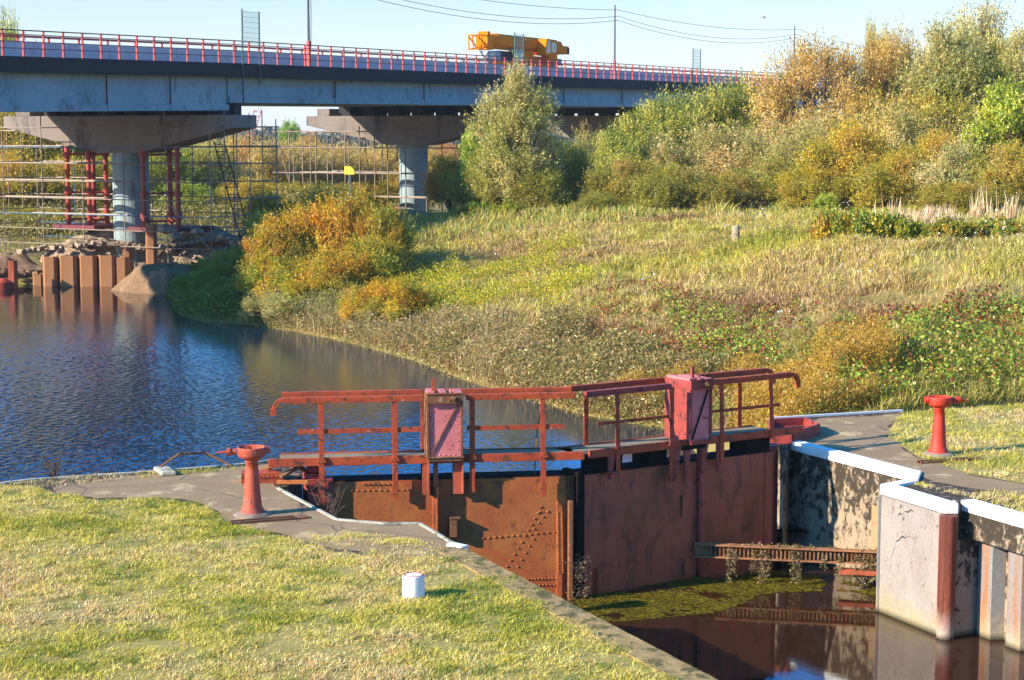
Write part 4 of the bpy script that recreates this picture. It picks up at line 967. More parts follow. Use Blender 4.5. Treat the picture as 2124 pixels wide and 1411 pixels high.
def mound(name, c, rx_, ry_, h, mat, seed, flat=1.0, rot=0.):
    n, m_ = 90, 40; rng = np.random.RandomState(seed)
    th = np.linspace(0, 2*np.pi, n+1); rr = np.linspace(0, 1, m_)
    T_, RR = np.meshgrid(th, rr); wob = 1 + .22*(fbm(np.cos(T_)*2+seed, np.sin(T_)*2+seed)-.5)*2
    x = np.cos(T_)*RR*rx_*wob; y = np.sin(T_)*RR*ry_*wob
    z = h*np.clip((1-RR**1.5)*flat, 0, 1) + .9*(fbm(x*1.1+seed, y*1.1, 5)-.5)*(1-RR**3) - .25*(RR > .98)
    c_, s_ = math.cos(rot), math.sin(rot)
    o = grid_obj(name, x*c_-y*s_+c[0], x*s_+y*c_+c[1], z+c[2], mat); return tag(o, kind='structure')
g0 = P(318, 603, -1.6)
mound('gravel_bank', (g0.x+.35, g0.y+.6, -1.75), 2.5, 2.0, 1.25, M['gravel'], 3, 1.6)
mound('sand_heap', (-22.2, 95.6, -.4), 3.0, 1.8, 1.35, M['sand'], 5, 1.1)
mound('sand_heap', (-16.3, 95.0, -.4), 2.6, 2.0, 1.6, M['sand'], 8, 1.2)
mound('sand_heap', (-13.2, 99, -.2), 3.2, 2.4, 1.5, M['sand'], 12, 1.2)
mound('gravel_bank', (-28.5, 96.5, -1.8), 5.5, 3.0, 1.3, M['gravel'], 9, 1.2)
for k, (u, v, s_) in enumerate(((345, 476, .5), (365, 490, .4), (520, 498, .5), (468, 492, .45), (410, 480, .35))):
    p = PY(u, v, 90-k*.3); rr_ = random.Random(k)
    vs = MB(); vs.lathe([(.3*s_, -.4*s_), (.9*s_, -.2*s_), (.8*s_, .3*s_), (.3*s_, .5*s_)], n=7)
    vs.v = [(x*rr_.uniform(.8, 1.2), y*rr_.uniform(.8, 1.2), z*rr_.uniform(.8, 1.2)) for x, y, z in vs.v]
    o = vs.build('boulder', M['concpale'], None, p); tag(o, ['pale boulder lying left on the sand heap', 'second pale boulder on the sand heap', 'pale boulder by the foot of the dark ladder', 'pale boulder near the shaded bank', 'small pale boulder high on the sand'][k], 'boulder')
def rubble(name, cx, cy, cz, sx_, sy_, n, seed, mat):
    rng_ = np.random.RandomState(seed); mb = MB(); rd_ = random.Random(seed)
    for i in range(n):
        x, y = cx + sx_*rng_.randn()*.5, cy + sy_*rng_.randn()*.5; z = cz - .5*abs((x-cx)/sx_) ; s_ = .06 + .2*rng_.rand()**2
        m_ = Matrix.Rotation(rd_.uniform(0, 6), 4, 'Z') @ Matrix.Rotation(rd_.uniform(-.6, .6), 4, 'X'); m_.translation = (x, y, max(z, -1.4))
        mb.box(-s_, s_, -s_*.7, s_*.7, -s_*.5, s_*.5, 0, m_)
    return tag(mb.build(name, M[mat]), kind='stuff')
rubble('rubble', -21.5, 94.2, .55, 4., 1.6, 260, 1, 'sand'); rubble('rubble', -15.5, 93.6, .75, 3.4, 1.5, 300, 2, 'concpale'); rubble('rubble', -28, 94.0, -.9, 5., 1.6, 260, 3, 'gravel')
# yellow sign on a post
p = P(727, 430, 1.0); p = PY(727, 400, 114); gz_ = float(ground_z(p.x, p.y)); t = empty('warning_sign', (p.x, p.y, gz_), R(-38), 'yellow notice board on a blue grey post before the second scaffold', 'sign')
zt_ = PY(727, 354, 114).z - gz_
MB().tube((0, 0, 0), (0, 0, zt_), .05, n=8).build('post', M['scafblue'], t)
mb = MB(); mb.box(-.42, .42, -.09, -.055, zt_-.24, zt_+.26); s_ = mb.build('board', M['sign'], t)
mb = MB()
for k in range(4): mb.box(-.26, .26-.08*(k % 2), -.094, -.0905, zt_+.16-.10*k, zt_+.175-.10*k)
mb.build('print_line', M['rustrim'], s_)
p = PY(1526, 515, 71.5); gz_ = float(ground_z(p.x, p.y)); tag(MB().lathe([(.17, -.3), (.16, .82), (.13, .86)], n=10).build('wooden_stump_post', M['wood'], None, (p.x, p.y, gz_)), 'weathered wooden post standing in the meadow grass', 'post')
for k, (u, v, D, s_, lab) in enumerate(((1583, 37, 90, .55, 'white gull gliding in the sky right of the middle pole'), (1719, 98, 110, .35, 'tiny pale bird flying just above the orange tree'))):
    p = PY(u, v, D); mb = MB(); mb.tube((-.18, 0, 0), (.1, 0, .02), .035, .06, 8); mb.tube((.1, 0, .02), (.2, 0, .03), .05, .02, 8)
    b_ = mb.build('gull', M['bird'], None, p); b_.scale = (s_*1.4,)*3; tag(b_, lab, 'bird')
    mb = MB()
    for sg in (-1, 1):
        mb.add([(-.08, 0, .03), (.08, 0, .03), (.12, sg*.3, .16), (-.02, sg*.3, .16), (0, sg*.62, .06), (-.08, sg*.6, .06), (-.08, 0, .01), (.08, 0, .01)], [(0, 1, 2, 3), (3, 2, 4, 5), (6, 3, 2, 7)])
    mb.build('wings', M['bird'], b_)
# stacked site blocks beside the second pier
for k in range(5):
    p = PY(808+ (k % 3)*13, 436-(k//3)*7, 118); MB_ = MB().box(-.2, .2, -.15, .15, 0, .22).build('stacked_block', M['pink'] if k % 2 else M['concpale'], None, p)
    tag(MB_, ['pinkish block lowest left in the stack by the second pier', 'pale block lowest middle in the stack by the second pier', 'pinkish block lowest right in the stack by the second pier', 'pale block on the upper left of the stack by the second pier', 'pale block on the upper right of the stack by the second pier'][k], 'block', 'blocks stacked by the second pier')
# ------------------------------------------------------------------ vegetation
def unit(v): return v/np.maximum(np.linalg.norm(v, axis=-1, keepdims=True), 1e-6)
def proto(kind, seed, nshoot, K, H, r, base, leaf, lw, sl, up, palette, per=11, jit=.16, crad=.36, top=0., pal_mix=.3, limbs=9, fill=.45):
    """crown of leafy shoots growing out of clumps + limbs; returns an empty with two children"""
    rng = np.random.RandomState(seed)
    c = np.array([0, 0, (base+H)/2]); rad = np.array([r, r, (H-base)/2])
    dirs = unit(rng.randn(K, 3)); dirs[:, 2] = np.where(dirs[:, 2] < -.75, -dirs[:, 2], dirs[:, 2])
    f = fill + (.93-fill)*rng.rand(K)**.6
    cl = c + dirs*rad*f[:, None]; cl[:, 2] += top*rng.rand(K)*rad[2]*np.exp(-(np.hypot(cl[:, 0], cl[:, 1])/(.5*r))**2)
    cr_ = r*crad*(.6+.7*rng.rand(K))
    k = rng.randint(0, K, nshoot)
    off = unit(rng.randn(nshoot, 3))*(rng.rand(nshoot, 1)**.45)
    st = cl[k] + off*cr_[k][:, None]
    outw = unit(st - c*np.array([1, 1, .7]))
    d = unit(up*np.array([0, 0, 1.]) + .75*outw + .55*rng.randn(nshoot, 3))
    L_ = sl*(.5+rng.rand(nshoot))
    t = rng.rand(nshoot, per)
    pos = st[:, None] + d[:, None]*(t*L_[:, None])[..., None]; pos = pos.reshape(-1, 3) + .03*r*rng.randn(nshoot*per, 3)*.5
    n = len(pos); ld = unit(np.repeat(d, per, 0)*.75 + .75*rng.randn(n, 3))
    pal = np.array([lin(x)[:3] for x in palette])*np.array([1.66, 1.46, 1.08])
    ci = rng.randint(0, len(pal), K)[k]; li = rng.randint(0, len(pal), n)
    ci = np.where(rng.rand(n) < pal_mix, li, np.repeat(ci, per))
    cc = pal[ci]*(1+jit*rng.randn(n, 1))*np.repeat(.85+.3*rng.rand(K), 1)[np.repeat(k, per)][:, None]
    me = leaf_mesh(kind+'_crown', pos, ld, leaf*(.55+.8*rng.rand(n)), lw*(.6+.7*rng.rand(n)), np.clip(cc, .004, .95), rng, unit(pos - c*np.array([1, 1, .6])) + np.array([0, 0, .25]))
    t_ = bpy.data.objects.new(kind, None); col.objects.link(t_)
    link_mesh('crown', me, M['leaf'], t_)
    mb = MB(); rd = random.Random(seed)
    hh = max(base, H*.12)
    limbs = max(limbs, 22)
    mb.tube((0, 0, -.4), (0, 0, hh), r*.045+.03, r*.035+.02, 8)
    for i in range(min(limbs, K)):
        e = Vector(cl[i]); s = Vector((0, 0, hh*.7*rd.random())); m_ = s.lerp(e, .5) + Vector((rd.uniform(-.1, .1)*r, rd.uniform(-.1, .1)*r, -.06*r))
        mb.tube(s, m_, r*.026+.015, r*.017+.01, 6); mb.tube(m_, e, r*.017+.01, .008, 5)
        for q in range(2):
            e2 = m_.lerp(e, .4+.3*q) + Vector([rd.uniform(-.3, .3)*r for _ in range(3)]); mb.tube(m_.lerp(e, .2+.3*q), e2, r*.01+.006, .005, 4)
    for i in range(K):
        e = Vector(cl[i]); o_ = Vector((e.x, e.y, (e.z-c[2])*.8)); s = Vector((e.x*.35, e.y*.35, max(hh*.6, e.z*.5))); q = e + o_.normalized()*r*(.16+.16*rd.random()) + Vector((0, 0, .1*r*up))
        mb.tube(s, e, r*.008+.008, r*.005+.005, 4, cap=False); mb.tube(e, q, r*.005+.005, .003, 4, cap=False)
        for w_ in range(3): mb.tube(s.lerp(e, .5+.25*w_*.9), q + Vector([rd.uniform(-.22, .22)*r for _ in range(3)]), r*.004+.003, .003, 4, cap=False)
    mb.build('trunk', M['bark'], t_)
    return t_
GR = dict(
 willow=['#8f8f52', '#a39a60', '#76823e', '#b0a878', '#6a7436'],
 olive=['#8c8838', '#787c30', '#a09440', '#6a6e2c', '#94804a'],
 green=['#80903c', '#94983e', '#707e34', '#a4a04c', '#66703a'],
 tan=['#b08a4c', '#a07a40', '#c09a5c', '#8c7238', '#b89048'],
 silver=['#a09c78', '#8c9060', '#b4ae90', '#747c48', '#a89868'],
 gold=['#b08c20', '#a07c1c', '#b89830', '#7c7a24', '#8a8428', '#a0701c', '#6c7828'],
 bright=['#8ca038', '#7c9034', '#a0a848', '#70842e'],
 reed=['#b09c60', '#a08c54', '#8a8040', '#c0ac74'])
PR = {}
def mk(name, *a, **k): PR[name] = proto(*a, **k)
#        kind   seed shoots K  H  r  base leaf lw  sl  up
mk('willow', 'willow_tree', 11, 3600, 60, 7.6, 2.5, .25, .17, .055, .75, .9, GR['willow'], crad=.30, top=.25)
mk('bushA', 'willow_bush', 12, 3600, 55, 5., 2.9, .0, .17, .055, .65, 1.0, GR['olive'], crad=.34, fill=.3)
mk('bushB', 'willow_bush', 13, 3600, 60, 5., 2.9, .0, .18, .05, .75, 1.4, GR['green'], crad=.30, fill=.3)
mk('bushC', 'silver_bush', 14, 3000, 50, 5., 2.8, .0, .18, .05, .8, 1.1, GR['silver'], crad=.32, fill=.3)
mk('spread', 'spreading_tree', 15, 3400, 62, 7., 3.9, 1.2, .17, .055, .8, .5, GR['tan'], crad=.26, fill=.5, limbs=26)
mk('sparse', 'tall_tree', 16, 2000, 60, 9., 2.5, 1.4, .17, .05, .8, .7, GR['silver'], crad=.24, fill=.4, limbs=30, per=9)
mk('leafy', 'leafy_tree', 17, 3000, 45, 5., 2.3, .6, .17, .10, .5, .3, GR['bright'], crad=.28, limbs=14, per=9)
mk('goldbush', 'golden_bush', 18, 3600, 55, 3.6, 2.3, .0, .13, .055, .5, .6, GR['gold'], crad=.32, fill=.3)
mk('low', 'low_shrub', 19, 1300, 26, 1.3, 1.5, .0, .16, .11, .3, .4, ['#948820', '#708226', '#8c7a24', '#5c7024', '#a08c2c', '#6a7828', '#8a5c24'], crad=.36, per=8, fill=.2)
mk('reedy', 'reed_thicket', 20, 2600, 60, 4.2, 3.2, .0, .30, .04, 1.2, 2.2, GR['reed'], crad=.34, fill=.2)
first = {k: True for k in PR}
BASE = {'willow': (7.6, 2.5), 'bushA': (5., 2.9), 'bushB': (5., 2.9), 'bushC': (5., 2.8), 'spread': (7., 3.9), 'sparse': (9., 2.5), 'leafy': (5., 2.3), 'goldbush': (3.6, 2.3), 'low': (1.3, 1.5), 'reedy': (4.2, 3.2)}
rp_ = random.Random(21)
def plant(k, u, vtop, wpx, D, label, tint=(1, 1, 1), zb=None, cat=None, group=None):
    """one plant: photo column u, its top at row vtop, wpx wide, at distance D"""
    p = PY(u, 400, D); gz_ = float(ground_z(p.x, D)) if zb is None else zb
    top = PY(u, vtop, D).z; h = max(.6, top - gz_); r = wpx/2/F*D
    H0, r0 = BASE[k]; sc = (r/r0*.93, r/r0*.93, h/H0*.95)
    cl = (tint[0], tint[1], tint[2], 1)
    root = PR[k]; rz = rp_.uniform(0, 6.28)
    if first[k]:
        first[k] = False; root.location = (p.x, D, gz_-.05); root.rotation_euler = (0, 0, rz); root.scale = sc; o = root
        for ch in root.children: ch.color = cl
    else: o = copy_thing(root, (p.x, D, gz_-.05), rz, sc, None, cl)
    c_ = cat or {'willow': 'tree', 'spread': 'tree', 'sparse': 'tree', 'leafy': 'tree'}.get(k, 'bush')
    tag(o, label, c_, group or ('trees on the right bank' if c_ == 'tree' else 'bushes on the banks'))
    return o
T = plant
T('willow', 1076, 152, 190, 93, 'pale feathery willow tree standing alone before the bridge')
T('bushA', 1035, 290, 150, 96, 'olive bush at the left foot of the lone willow', (.9, 1.05, .8))
T('goldbush', 935, 322, 110, 108, 'golden yellow bush right of the second pier', (1.05, 1.0, .9))
T('bushA', 985, 350, 120, 100, 'olive bush between the golden bush and the lone willow', (.8, .9, .7))
T('leafy', 985, 265, 70, 99, 'small green sapling touching the left side of the lone willow', (.9, 1., .9))
T('bushA', 1175, 300, 150, 97, 'dark green bush at the right foot of the lone willow', (.62, .78, .6))
T('bushA', 1120, 350, 150, 92, 'dull olive bush under the lone willow', (.75, .85, .7))
T('bushB', 1290, 268, 170, 101, 'green willow bush at the left shoulder of the big thicket', (.95, 1.0, .95))
T('bushB', 1400, 205, 220, 103, 'tall light green willow bush on the crest of the thicket', (1.08, 1.08, .95))
T('bushB', 1505, 182, 250, 104, 'highest rounded light green willow bush below the bridge end', (1.1, 1.1, 1.))
T('bushC', 1600, 205, 230, 104, 'silvery bush right of the highest green willow bush', (1., .98, .85))
T('bushC', 1440, 268, 230, 95, 'grey brown bush in the middle of the thicket', (.92, .86, .72))
T('bushC', 1560, 262, 260, 94, 'broad silvery brown bush in front of the thicket crest', (.98, .9, .78))
T('bushA', 1300, 330, 190, 92, 'brownish olive bush low on the left of the thicket', (.95, .9, .85))
T('bushA', 1240, 400, 120, 89, 'small dark olive bush at the thicket foot by the meadow', (.7, .8, .65))
T('bushA', 1385, 345, 200, 89, 'olive bush low in the middle of the thicket', (.85, .9, .8))
T('bushA', 1500, 360, 200, 88, 'brown olive bush at the meadow edge', (.92, .85, .8))
T('bushA', 1610, 330, 200, 90, 'dull green bush at the meadow edge left of the yellow bush', (.8, .9, .75))
T('spread', 1700, 98, 300, 100, 'orange brown spreading tree at the bridge end', (.84, 1.0, 1.1))
T('spread', 1850, 78, 210, 101, 'pale tan tree right of the orange brown one', (.84, 1.03, 1.1))
T('willow', 1810, 66, 90, 103, 'narrow tan tree top between the orange and pale tan trees', (1.0, .98, .8))
T('sparse', 2015, -18, 240, 103, 'tallest sparse silvery tree against the sky at upper right')
T('willow', 1960, 70, 230, 99, 'silvery green tree under the tallest one', (.95, 1.0, 1.0))
T('willow', 2085, 75, 200, 100, 'grey green tree at the right edge below the tallest one', (1.0, 1.02, .92))
T('bushC', 1700, 240, 220, 93, 'sandy silver bush below the orange brown tree', (1.05, .95, .8))
T('bushA', 1750, 262, 230, 88, 'yellow tinged bush below the pale tan tree', (1.3, 1.12, .6))
T('bushC', 1860, 225, 250, 93, 'pale olive bush below the pale tan tree', (1.1, 1.02, .75))
T('bushA', 1680, 350, 190, 86, 'yellow olive bush at the meadow edge', (1.2, 1.1, .7))
T('bushA', 1850, 320, 220, 84, 'olive gold bush right of the yellow olive one', (1.15, 1.05, .7))
T('bushC', 2010, 300, 230, 82, 'silver leaved bush behind the dry reeds', (1.0, 1.0, .9))
T('bushA', 1930, 280, 220, 88, 'mustard coloured bush above the dry reeds', (1.25, 1.08, .7))
T('bushA', 2110, 300, 200, 80, 'olive bush at the right edge above the dry reeds', (1.05, 1.0, .75))
T('bushC', 2180, 220, 240, 88, 'sandy bush cut by the right edge of the view', (1.05, .95, .75))
T('leafy', 2100, 178, 200, 84, 'bright green broadleaf tree at the right edge', (1.05, .98, .95))
T('bushA', 1980, 380, 200, 78, 'low olive bush left of the dry reeds', (1.05, .95, .7))
T('bushB', 1345, 232, 180, 102, 'green willow bush filling the left slope of the thicket crest', (1.05, 1.03, .9))
T('bushC', 1640, 290, 220, 91, 'dull silver bush left of the yellow tinged bush', (1.0, .95, .8))
T('bushA', 1790, 200, 220, 97, 'olive tan bush filling under the tan tree tops', (1.15, 1.02, .8))
T('bushA', 1930, 200, 220, 96, 'olive bush filling under the tallest silvery tree', (1.05, 1.02, .85))
T('bushC', 2060, 230, 240, 93, 'grey olive bush behind the bright green tree', (1.05, 1.0, .85))
T('willow', 2010, 60, 200, 106, 'dense grey green tree just under the tallest sparse crown', (.95, 1., .95))
T('bushC', 1218, 282, 130, 112, 'pale olive bush in the gap under the third span', (1.0, .95, .75))
T('low', 1740, 448, 110, 66, 'low shrub with yellow leaves, leftmost on the upper meadow edge')
T('low', 1810, 448, 130, 65.5, 'low shrub with orange and green leaves right of the yellow one', (.95, 1.0, .9))
T('low', 1880, 458, 90, 65, 'low yellow green shrub at the left end of the dry reeds', (.95, 1.05, 1.))
T('low', 1985, 462, 110, 64, 'low reddish shrub in front of the dry reeds', (.95, .85, .85))
T('low', 2075, 462, 120, 64, 'low yellow shrub in front of the dry reeds at the right')
T('low', 1075, 425, 110, 92, 'low yellow green shrub at the meadow crest under the lone willow', (.95, 1.1, 1.))
T('low', 985, 428, 90, 94, 'low green shrub at the meadow crest right of the second pier', (.7, 1.1, .9))
T('leafy', 1715, 400, 60, 84, 'small green sapling at the foot of the yellow olive bush')
# big golden bush group on the point
T('goldbush', 560, 470, 140, 75.2, 'golden bush at the left tip of the river point', (.92, .95, .9))
T('goldbush', 625, 425, 180, 76.4, 'large orange gold bush, left of the two highest on the point', (.94, 1.0, .85))
T('goldbush', 710, 402, 190, 76.4, 'large orange gold bush, highest on the point', (1.02, .98, .8))
T('goldbush', 790, 425, 130, 75.2, 'green flecked golden bush at the right of the point', (.75, .95, .8))
T('goldbush', 600, 540, 170, 73.0, 'yellow green bush low on the river point', (.85, 1.1, .8))
T('goldbush', 690, 520, 150, 71.8, 'mixed gold bush in the middle of the point', (.95, 1.02, .8))
T('bushC', 620, 600, 180, 70.9, 'grey green low bush at the water edge of the point', (.92, .95, .8))
T('bushC', 545, 610, 110, 71.4, 'grey brown low bush at the water edge on the left of the point', (.9, .85, .7))
T('goldbush', 815, 572, 140, 66.1, 'goldenrod coloured low bush on the lower bank', (1.0, 1.1, .8))
T('goldbush', 745, 592, 90, 66.7, 'small gold bush beside the goldenrod coloured one', (1.02, 1.1, .8))
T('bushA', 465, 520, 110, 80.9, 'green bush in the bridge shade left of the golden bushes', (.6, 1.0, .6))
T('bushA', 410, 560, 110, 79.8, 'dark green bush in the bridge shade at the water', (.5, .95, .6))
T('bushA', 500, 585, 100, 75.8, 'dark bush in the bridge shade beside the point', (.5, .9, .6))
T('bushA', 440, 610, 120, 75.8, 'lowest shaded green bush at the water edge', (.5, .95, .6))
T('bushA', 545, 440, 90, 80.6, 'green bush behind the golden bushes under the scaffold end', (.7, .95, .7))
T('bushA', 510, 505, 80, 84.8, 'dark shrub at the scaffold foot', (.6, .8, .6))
T('goldbush', 570, 520, 150, 74, 'olive gold bush below the left tip bush on the point', (.85, 1.05, .8))
T('goldbush', 770, 490, 150, 73, 'olive gold bush low on the right side of the point', (.85, 1.05, .8))
T('goldbush', 660, 565, 170, 71.5, 'broad yellow green bush near the water on the point', (.8, 1.1, .85))
# thicket behind the bridge, left
bl = ['far left', 'left', 'centre left', 'centre', 'right']
for i, (u, vt, w, D, k, tn) in enumerate(((-60, 215, 260, 128, 'bushC', (1.0, .98, .62)), (60, 210, 240, 126, 'bushA', (1.2, 1.05, .8)), (170, 225, 240, 130, 'bushC', (.98, .95, .6)), (10, 330, 260, 116, 'bushA', (1.25, 1.05, .6)), (130, 330, 240, 118, 'bushA', (1.1, 1.02, .7)), (235, 320, 220, 122, 'bushA', (1.0, 1.0, .7)), (330, 300, 220, 128, 'bushA', (.8, 1.05, .7)), (420, 300, 200, 130, 'bushC', (1.0, .98, .6)), (-70, 420, 240, 110, 'bushA', (1.15, 1.02, .6)), (60, 430, 220, 110, 'bushA', (1.0, 1.0, .6)), (370, 380, 180, 120, 'bushA', (.75, 1.1, .7)))):
    T(k, u, vt, w, D, ['silvery olive tall bush behind the left end of the scaffold', 'golden olive tall bush rising to the girder at the left', 'silvery olive bush behind the red trestle', 'yellowish bush behind the left scaffold bays', 'yellow olive bush left of the red trestle', 'olive bush behind the left red trestle', 'green bush behind the right red trestle', 'pale olive bush right of the right red trestle', 'yellowish low bush at the far left behind the river', 'olive low bush behind the sand heap at the left', 'dark green low bush behind the right red trestle'][i], tn, zb=.3)
for i, (u, vt, w, D) in enumerate(((480, 300, 190, 150), (570, 310, 180, 152), (640, 312, 180, 155), (720, 316, 180, 158), (800, 318, 180, 160), (880, 322, 160, 160))):
    T('reedy', u, vt, w, D, ['straw coloured thicket behind the ladder in the first scaffold', 'straw coloured thicket right of the first scaffold', 'straw coloured thicket at the left end of the second scaffold', 'straw coloured thicket behind the yellow sign', 'straw coloured thicket left of the second pier', 'straw coloured thicket just behind the second pier'][i], (1.0, .98, .9), zb=.5)
for i, (u, vt, w, D, tn) in enumerate(((520, 372, 170, 125, (1.15, 1.0, .6)), (620, 380, 160, 120, (.9, .9, .6)), (700, 385, 150, 118, (.9, .95, .6)), (770, 378, 140, 121, (.95, .9, .55)), (860, 345, 120, 128, (1.4, 1.1, .4)), (560, 400, 120, 96, (.8, 1.0, .6)), (665, 395, 120, 90, (.9, .85, .6)))):
    T('bushA', u, vt, w, D, ['golden olive bush behind the right bays of the first scaffold', 'brown olive bush between the two scaffolds', 'brown olive bush behind the yellow sign', 'brown olive bush below the second scaffold', 'yellow bush just right behind the second pier', 'green bush at the right foot of the first scaffold', 'reddish olive bush at the left foot of the second scaffold'][i], tn, zb=.5)
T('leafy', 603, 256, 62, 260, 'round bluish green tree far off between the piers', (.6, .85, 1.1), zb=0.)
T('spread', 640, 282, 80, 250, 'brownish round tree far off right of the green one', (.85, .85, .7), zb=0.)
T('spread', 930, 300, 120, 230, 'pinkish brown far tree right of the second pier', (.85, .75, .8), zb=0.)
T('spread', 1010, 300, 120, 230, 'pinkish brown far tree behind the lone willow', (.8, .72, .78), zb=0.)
T('bushB', 20, 62, 150, 150, 'pale tree top showing above the bridge railing at the far left', (1.2, 1.2, 1.0), zb=.3)
T('bushA', 970, 330, 120, 150, 'olive far bush right of the golden one', (.9, .85, .6), zb=.5)
T('bushC', 1190, 300, 120, 130, 'pale far bush under the third span', (1.1, .95, .8), zb=.5)
for k, f in first.items():
    if f:
        for ch in list(PR[k].children): bpy.data.objects.remove(ch)
        bpy.data.objects.remove(PR[k])
# distant wood
rng = np.random.RandomState(77); n = 46000
x = rng.uniform(-150, 40, n); y = rng.uniform(330, 420, n); hh = 3.5+5.5*fbm(x*.05, y*.02); z = float(3)*0 + hh*rng.rand(n)**.6
x = x*(y/375); z = z + 0.
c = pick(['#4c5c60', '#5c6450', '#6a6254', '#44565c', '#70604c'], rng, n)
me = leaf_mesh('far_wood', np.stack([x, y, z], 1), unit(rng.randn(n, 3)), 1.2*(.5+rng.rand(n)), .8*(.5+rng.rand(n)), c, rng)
tag(link_mesh('far_wood', me, M['leaf']), kind='stuff')

# ------------------------------------------------------------------ grass
def blades(name, x, y, z, h, w, lean, colr, rng, segs=2, wind=(.6, .2)):
    n = len(x); a = rng.rand(n)*6.283; ln = lean*(.4+rng.rand(n))
    dx = np.cos(a)*ln + wind[0]*lean; dy = np.sin(a)*ln + wind[1]*lean
    b = rng.rand(n)*6.283; sx, sy = np.cos(b)*w/2, np.sin(b)*w/2
    p = np.stack([x, y, z], 1); o = np.zeros(n)
    S = np.stack([sx, sy, o], 1); Mx = np.stack([dx*h*.35, dy*h*.35, h*.62], 1); Tp = np.stack([dx*h, dy*h, h*np.clip(1-.35*np.hypot(dx, dy), .08, 1)], 1)
    if segs == 1:
        v = np.stack([p-S, p+S, p+Tp], 1).reshape(-1, 3); q = np.arange(3*n).reshape(n, 3); me = bpy.data.meshes.new(name); quad_mesh(me, v, q, np.repeat(colr, 3, 0))
    else:
        v = np.stack([p-S*.6, p+S*.6, p+Mx+S, p+Tp, p+Mx-S], 1).reshape(-1, 3)
        b_ = np.arange(n)[:, None]*5
        q = np.concatenate([b_+np.array([[0, 1, 2, 4]]), b_+np.array([[4, 2, 3, 3]])], 0)
        # keep it to quads: the tip is a quad with a near-doubled vertex
        v = np.stack([p-S*.6, p+S*.6, p+Mx+S, p+Mx-S, p+Tp+S*.15, p+Tp-S*.15], 1).reshape(-1, 3)
        b_ = np.arange(n)[:, None]*6
        q = np.concatenate([b_+np.array([[0, 1, 2, 3]]), b_+np.array([[3, 2, 4, 5]])], 0)
        me = bpy.data.meshes.new(name); quad_mesh(me, v, q, np.repeat(colr, 6, 0))
    o = link_mesh(name, me, M['blade']); return tag(o, kind='stuff')
def palmix(pals, f, rng, jit=.15):
    """f in 0..1 picks along a list of palettes"""
    n = len(f); k = np.clip((f*len(pals)).astype(int), 0, len(pals)-1); out = np.zeros((n, 3))
    for i, p in enumerate(pals):
        m = k == i; out[m] = pick(p, rng, int(m.sum()), jit)
    return out
# lawn
def lawn_grass(name, poly, n, seed, box, size=1., fade=True, sparse=0.):
    rng = np.random.RandomState(seed); x = rng.uniform(box[0], box[1], n); y = rng.uniform(box[2], box[3], n)
    k = inpoly(x, y, poly)
    x, y = x[k], y[k]
    cl = fbm(x*3.2+3, y*3.2, 3); g = fbm(x*.55+9, y*.55+2, 4) + .35*(fbm(x*2.5, y*2.5)-.5)
    keep = rng.rand(len(x)) < np.clip((cl-.28)*3.2, .25, 1)*(1-sparse*(g > .55)); keep &= ~((sparse == 0) & (fbm(x*1.7+60, y*1.7+7, 4) > .66) & (rng.rand(len(x)) < .8)); x, y, cl, g = x[keep], y[keep], cl[keep], g[keep]; n = len(x)
    flat = rng.rand(n) < .45
    h = (.028+.05*cl*rng.rand(n)+.015*rng.rand(n))*size; h = np.where(flat, h*.9, h); lean = np.where(flat, 2.0, .7)
    f = np.clip(g*1.5-.15+.25*rng.randn(n)*.6, 0, .999)
    c = palmix([['#848a22', '#6a7820', '#9c982c'], ['#b8aa3c', '#a89c30', '#c8b84c'], ['#d0bc5c', '#dcc874', '#c2ae50'], ['#dcbe80', '#c8a468', '#e4ce9c', '#a88050']], f, rng, .2)
    c = np.where(flat[:, None], np.clip(c*1.12+np.array([.04, .028, .0]), 0, .9), c)
    z = np.full(n, .006) + .05*np.clip(cl-.45, 0, 1)
    return blades(name, x, y, z, h, (.008+.006*rng.rand(n))*size, lean, c, rng, 1)
lawn_grass('grass', lawnL_in, 620000, 31, (-11.5, 2.6, 17.0, 31.5), 1.15)
lawnR = [(p.x, p.y) for p in [P(u, v) for u, v in ((1872, 856), (2140, 838), (2300, 850), (2300, 1020), (2124, 1004), (2010, 984), (1905, 949), (1838, 905), (1852, 880))]]
lawn_grass('grass', lawnR, 130000, 32, (5.8, 14.5, 27, 42), 1.5)
sheet('lawn', lawnR, .004, M['lawn'])
edgeR = [(p.x, p.y) for p in [P(u, v) for u, v in ((1885, 1000), (1985, 1022), (2124, 1024), (2250, 1040), (2250, 1110), (2124, 1066), (2000, 1032), (1900, 1008))]]
lawn_grass('grass', edgeR, 70000, 33, (6, 11, 25, 31.5), 1.3, sparse=.3)
rng = np.random.RandomState(91); n = 5200; x = rng.uniform(-11, 2.5, n); y = rng.uniform(17, 31, n); k = inpoly(x, y, lawnL_in) & (rng.rand(n) < .25+fbm(x*.6, y*.6)); x, y = x[k], y[k]; n = len(x)
dr = unit(rng.randn(n, 3)*np.array([1, 1, .18])); tag(link_mesh('fallen_leaves', leaf_mesh('fallen_leaves', np.stack([x, y, .045+.02*rng.rand(n)], 1), dr, .035*(.6+.8*rng.rand(n)), .022, pick(['#b08c4c', '#8a6434', '#c8a868', '#6e5430', '#a87838'], rng, n), rng, np.tile([0, 0, 2.], (n, 1))), M['leaf']), kind='stuff')
# taller uncut tufts
tx, ty = rng.uniform(-11, 2.5, 420), rng.uniform(17, 31, 420); kk = np.repeat(np.arange(420), 42); x = tx[kk]+.07*rng.randn(len(kk)); y = ty[kk]+.07*rng.randn(len(kk)); k = inpoly(x, y, lawnL_in); x, y = x[k], y[k]; n = len(x)
blades('grass_tufts', x, y, np.full(n, .01), .06+.07*rng.rand(n), .009, .8, pick(['#6c8024', '#587020', '#849030', '#4c6020'], rng, n, .2), rng, 1)
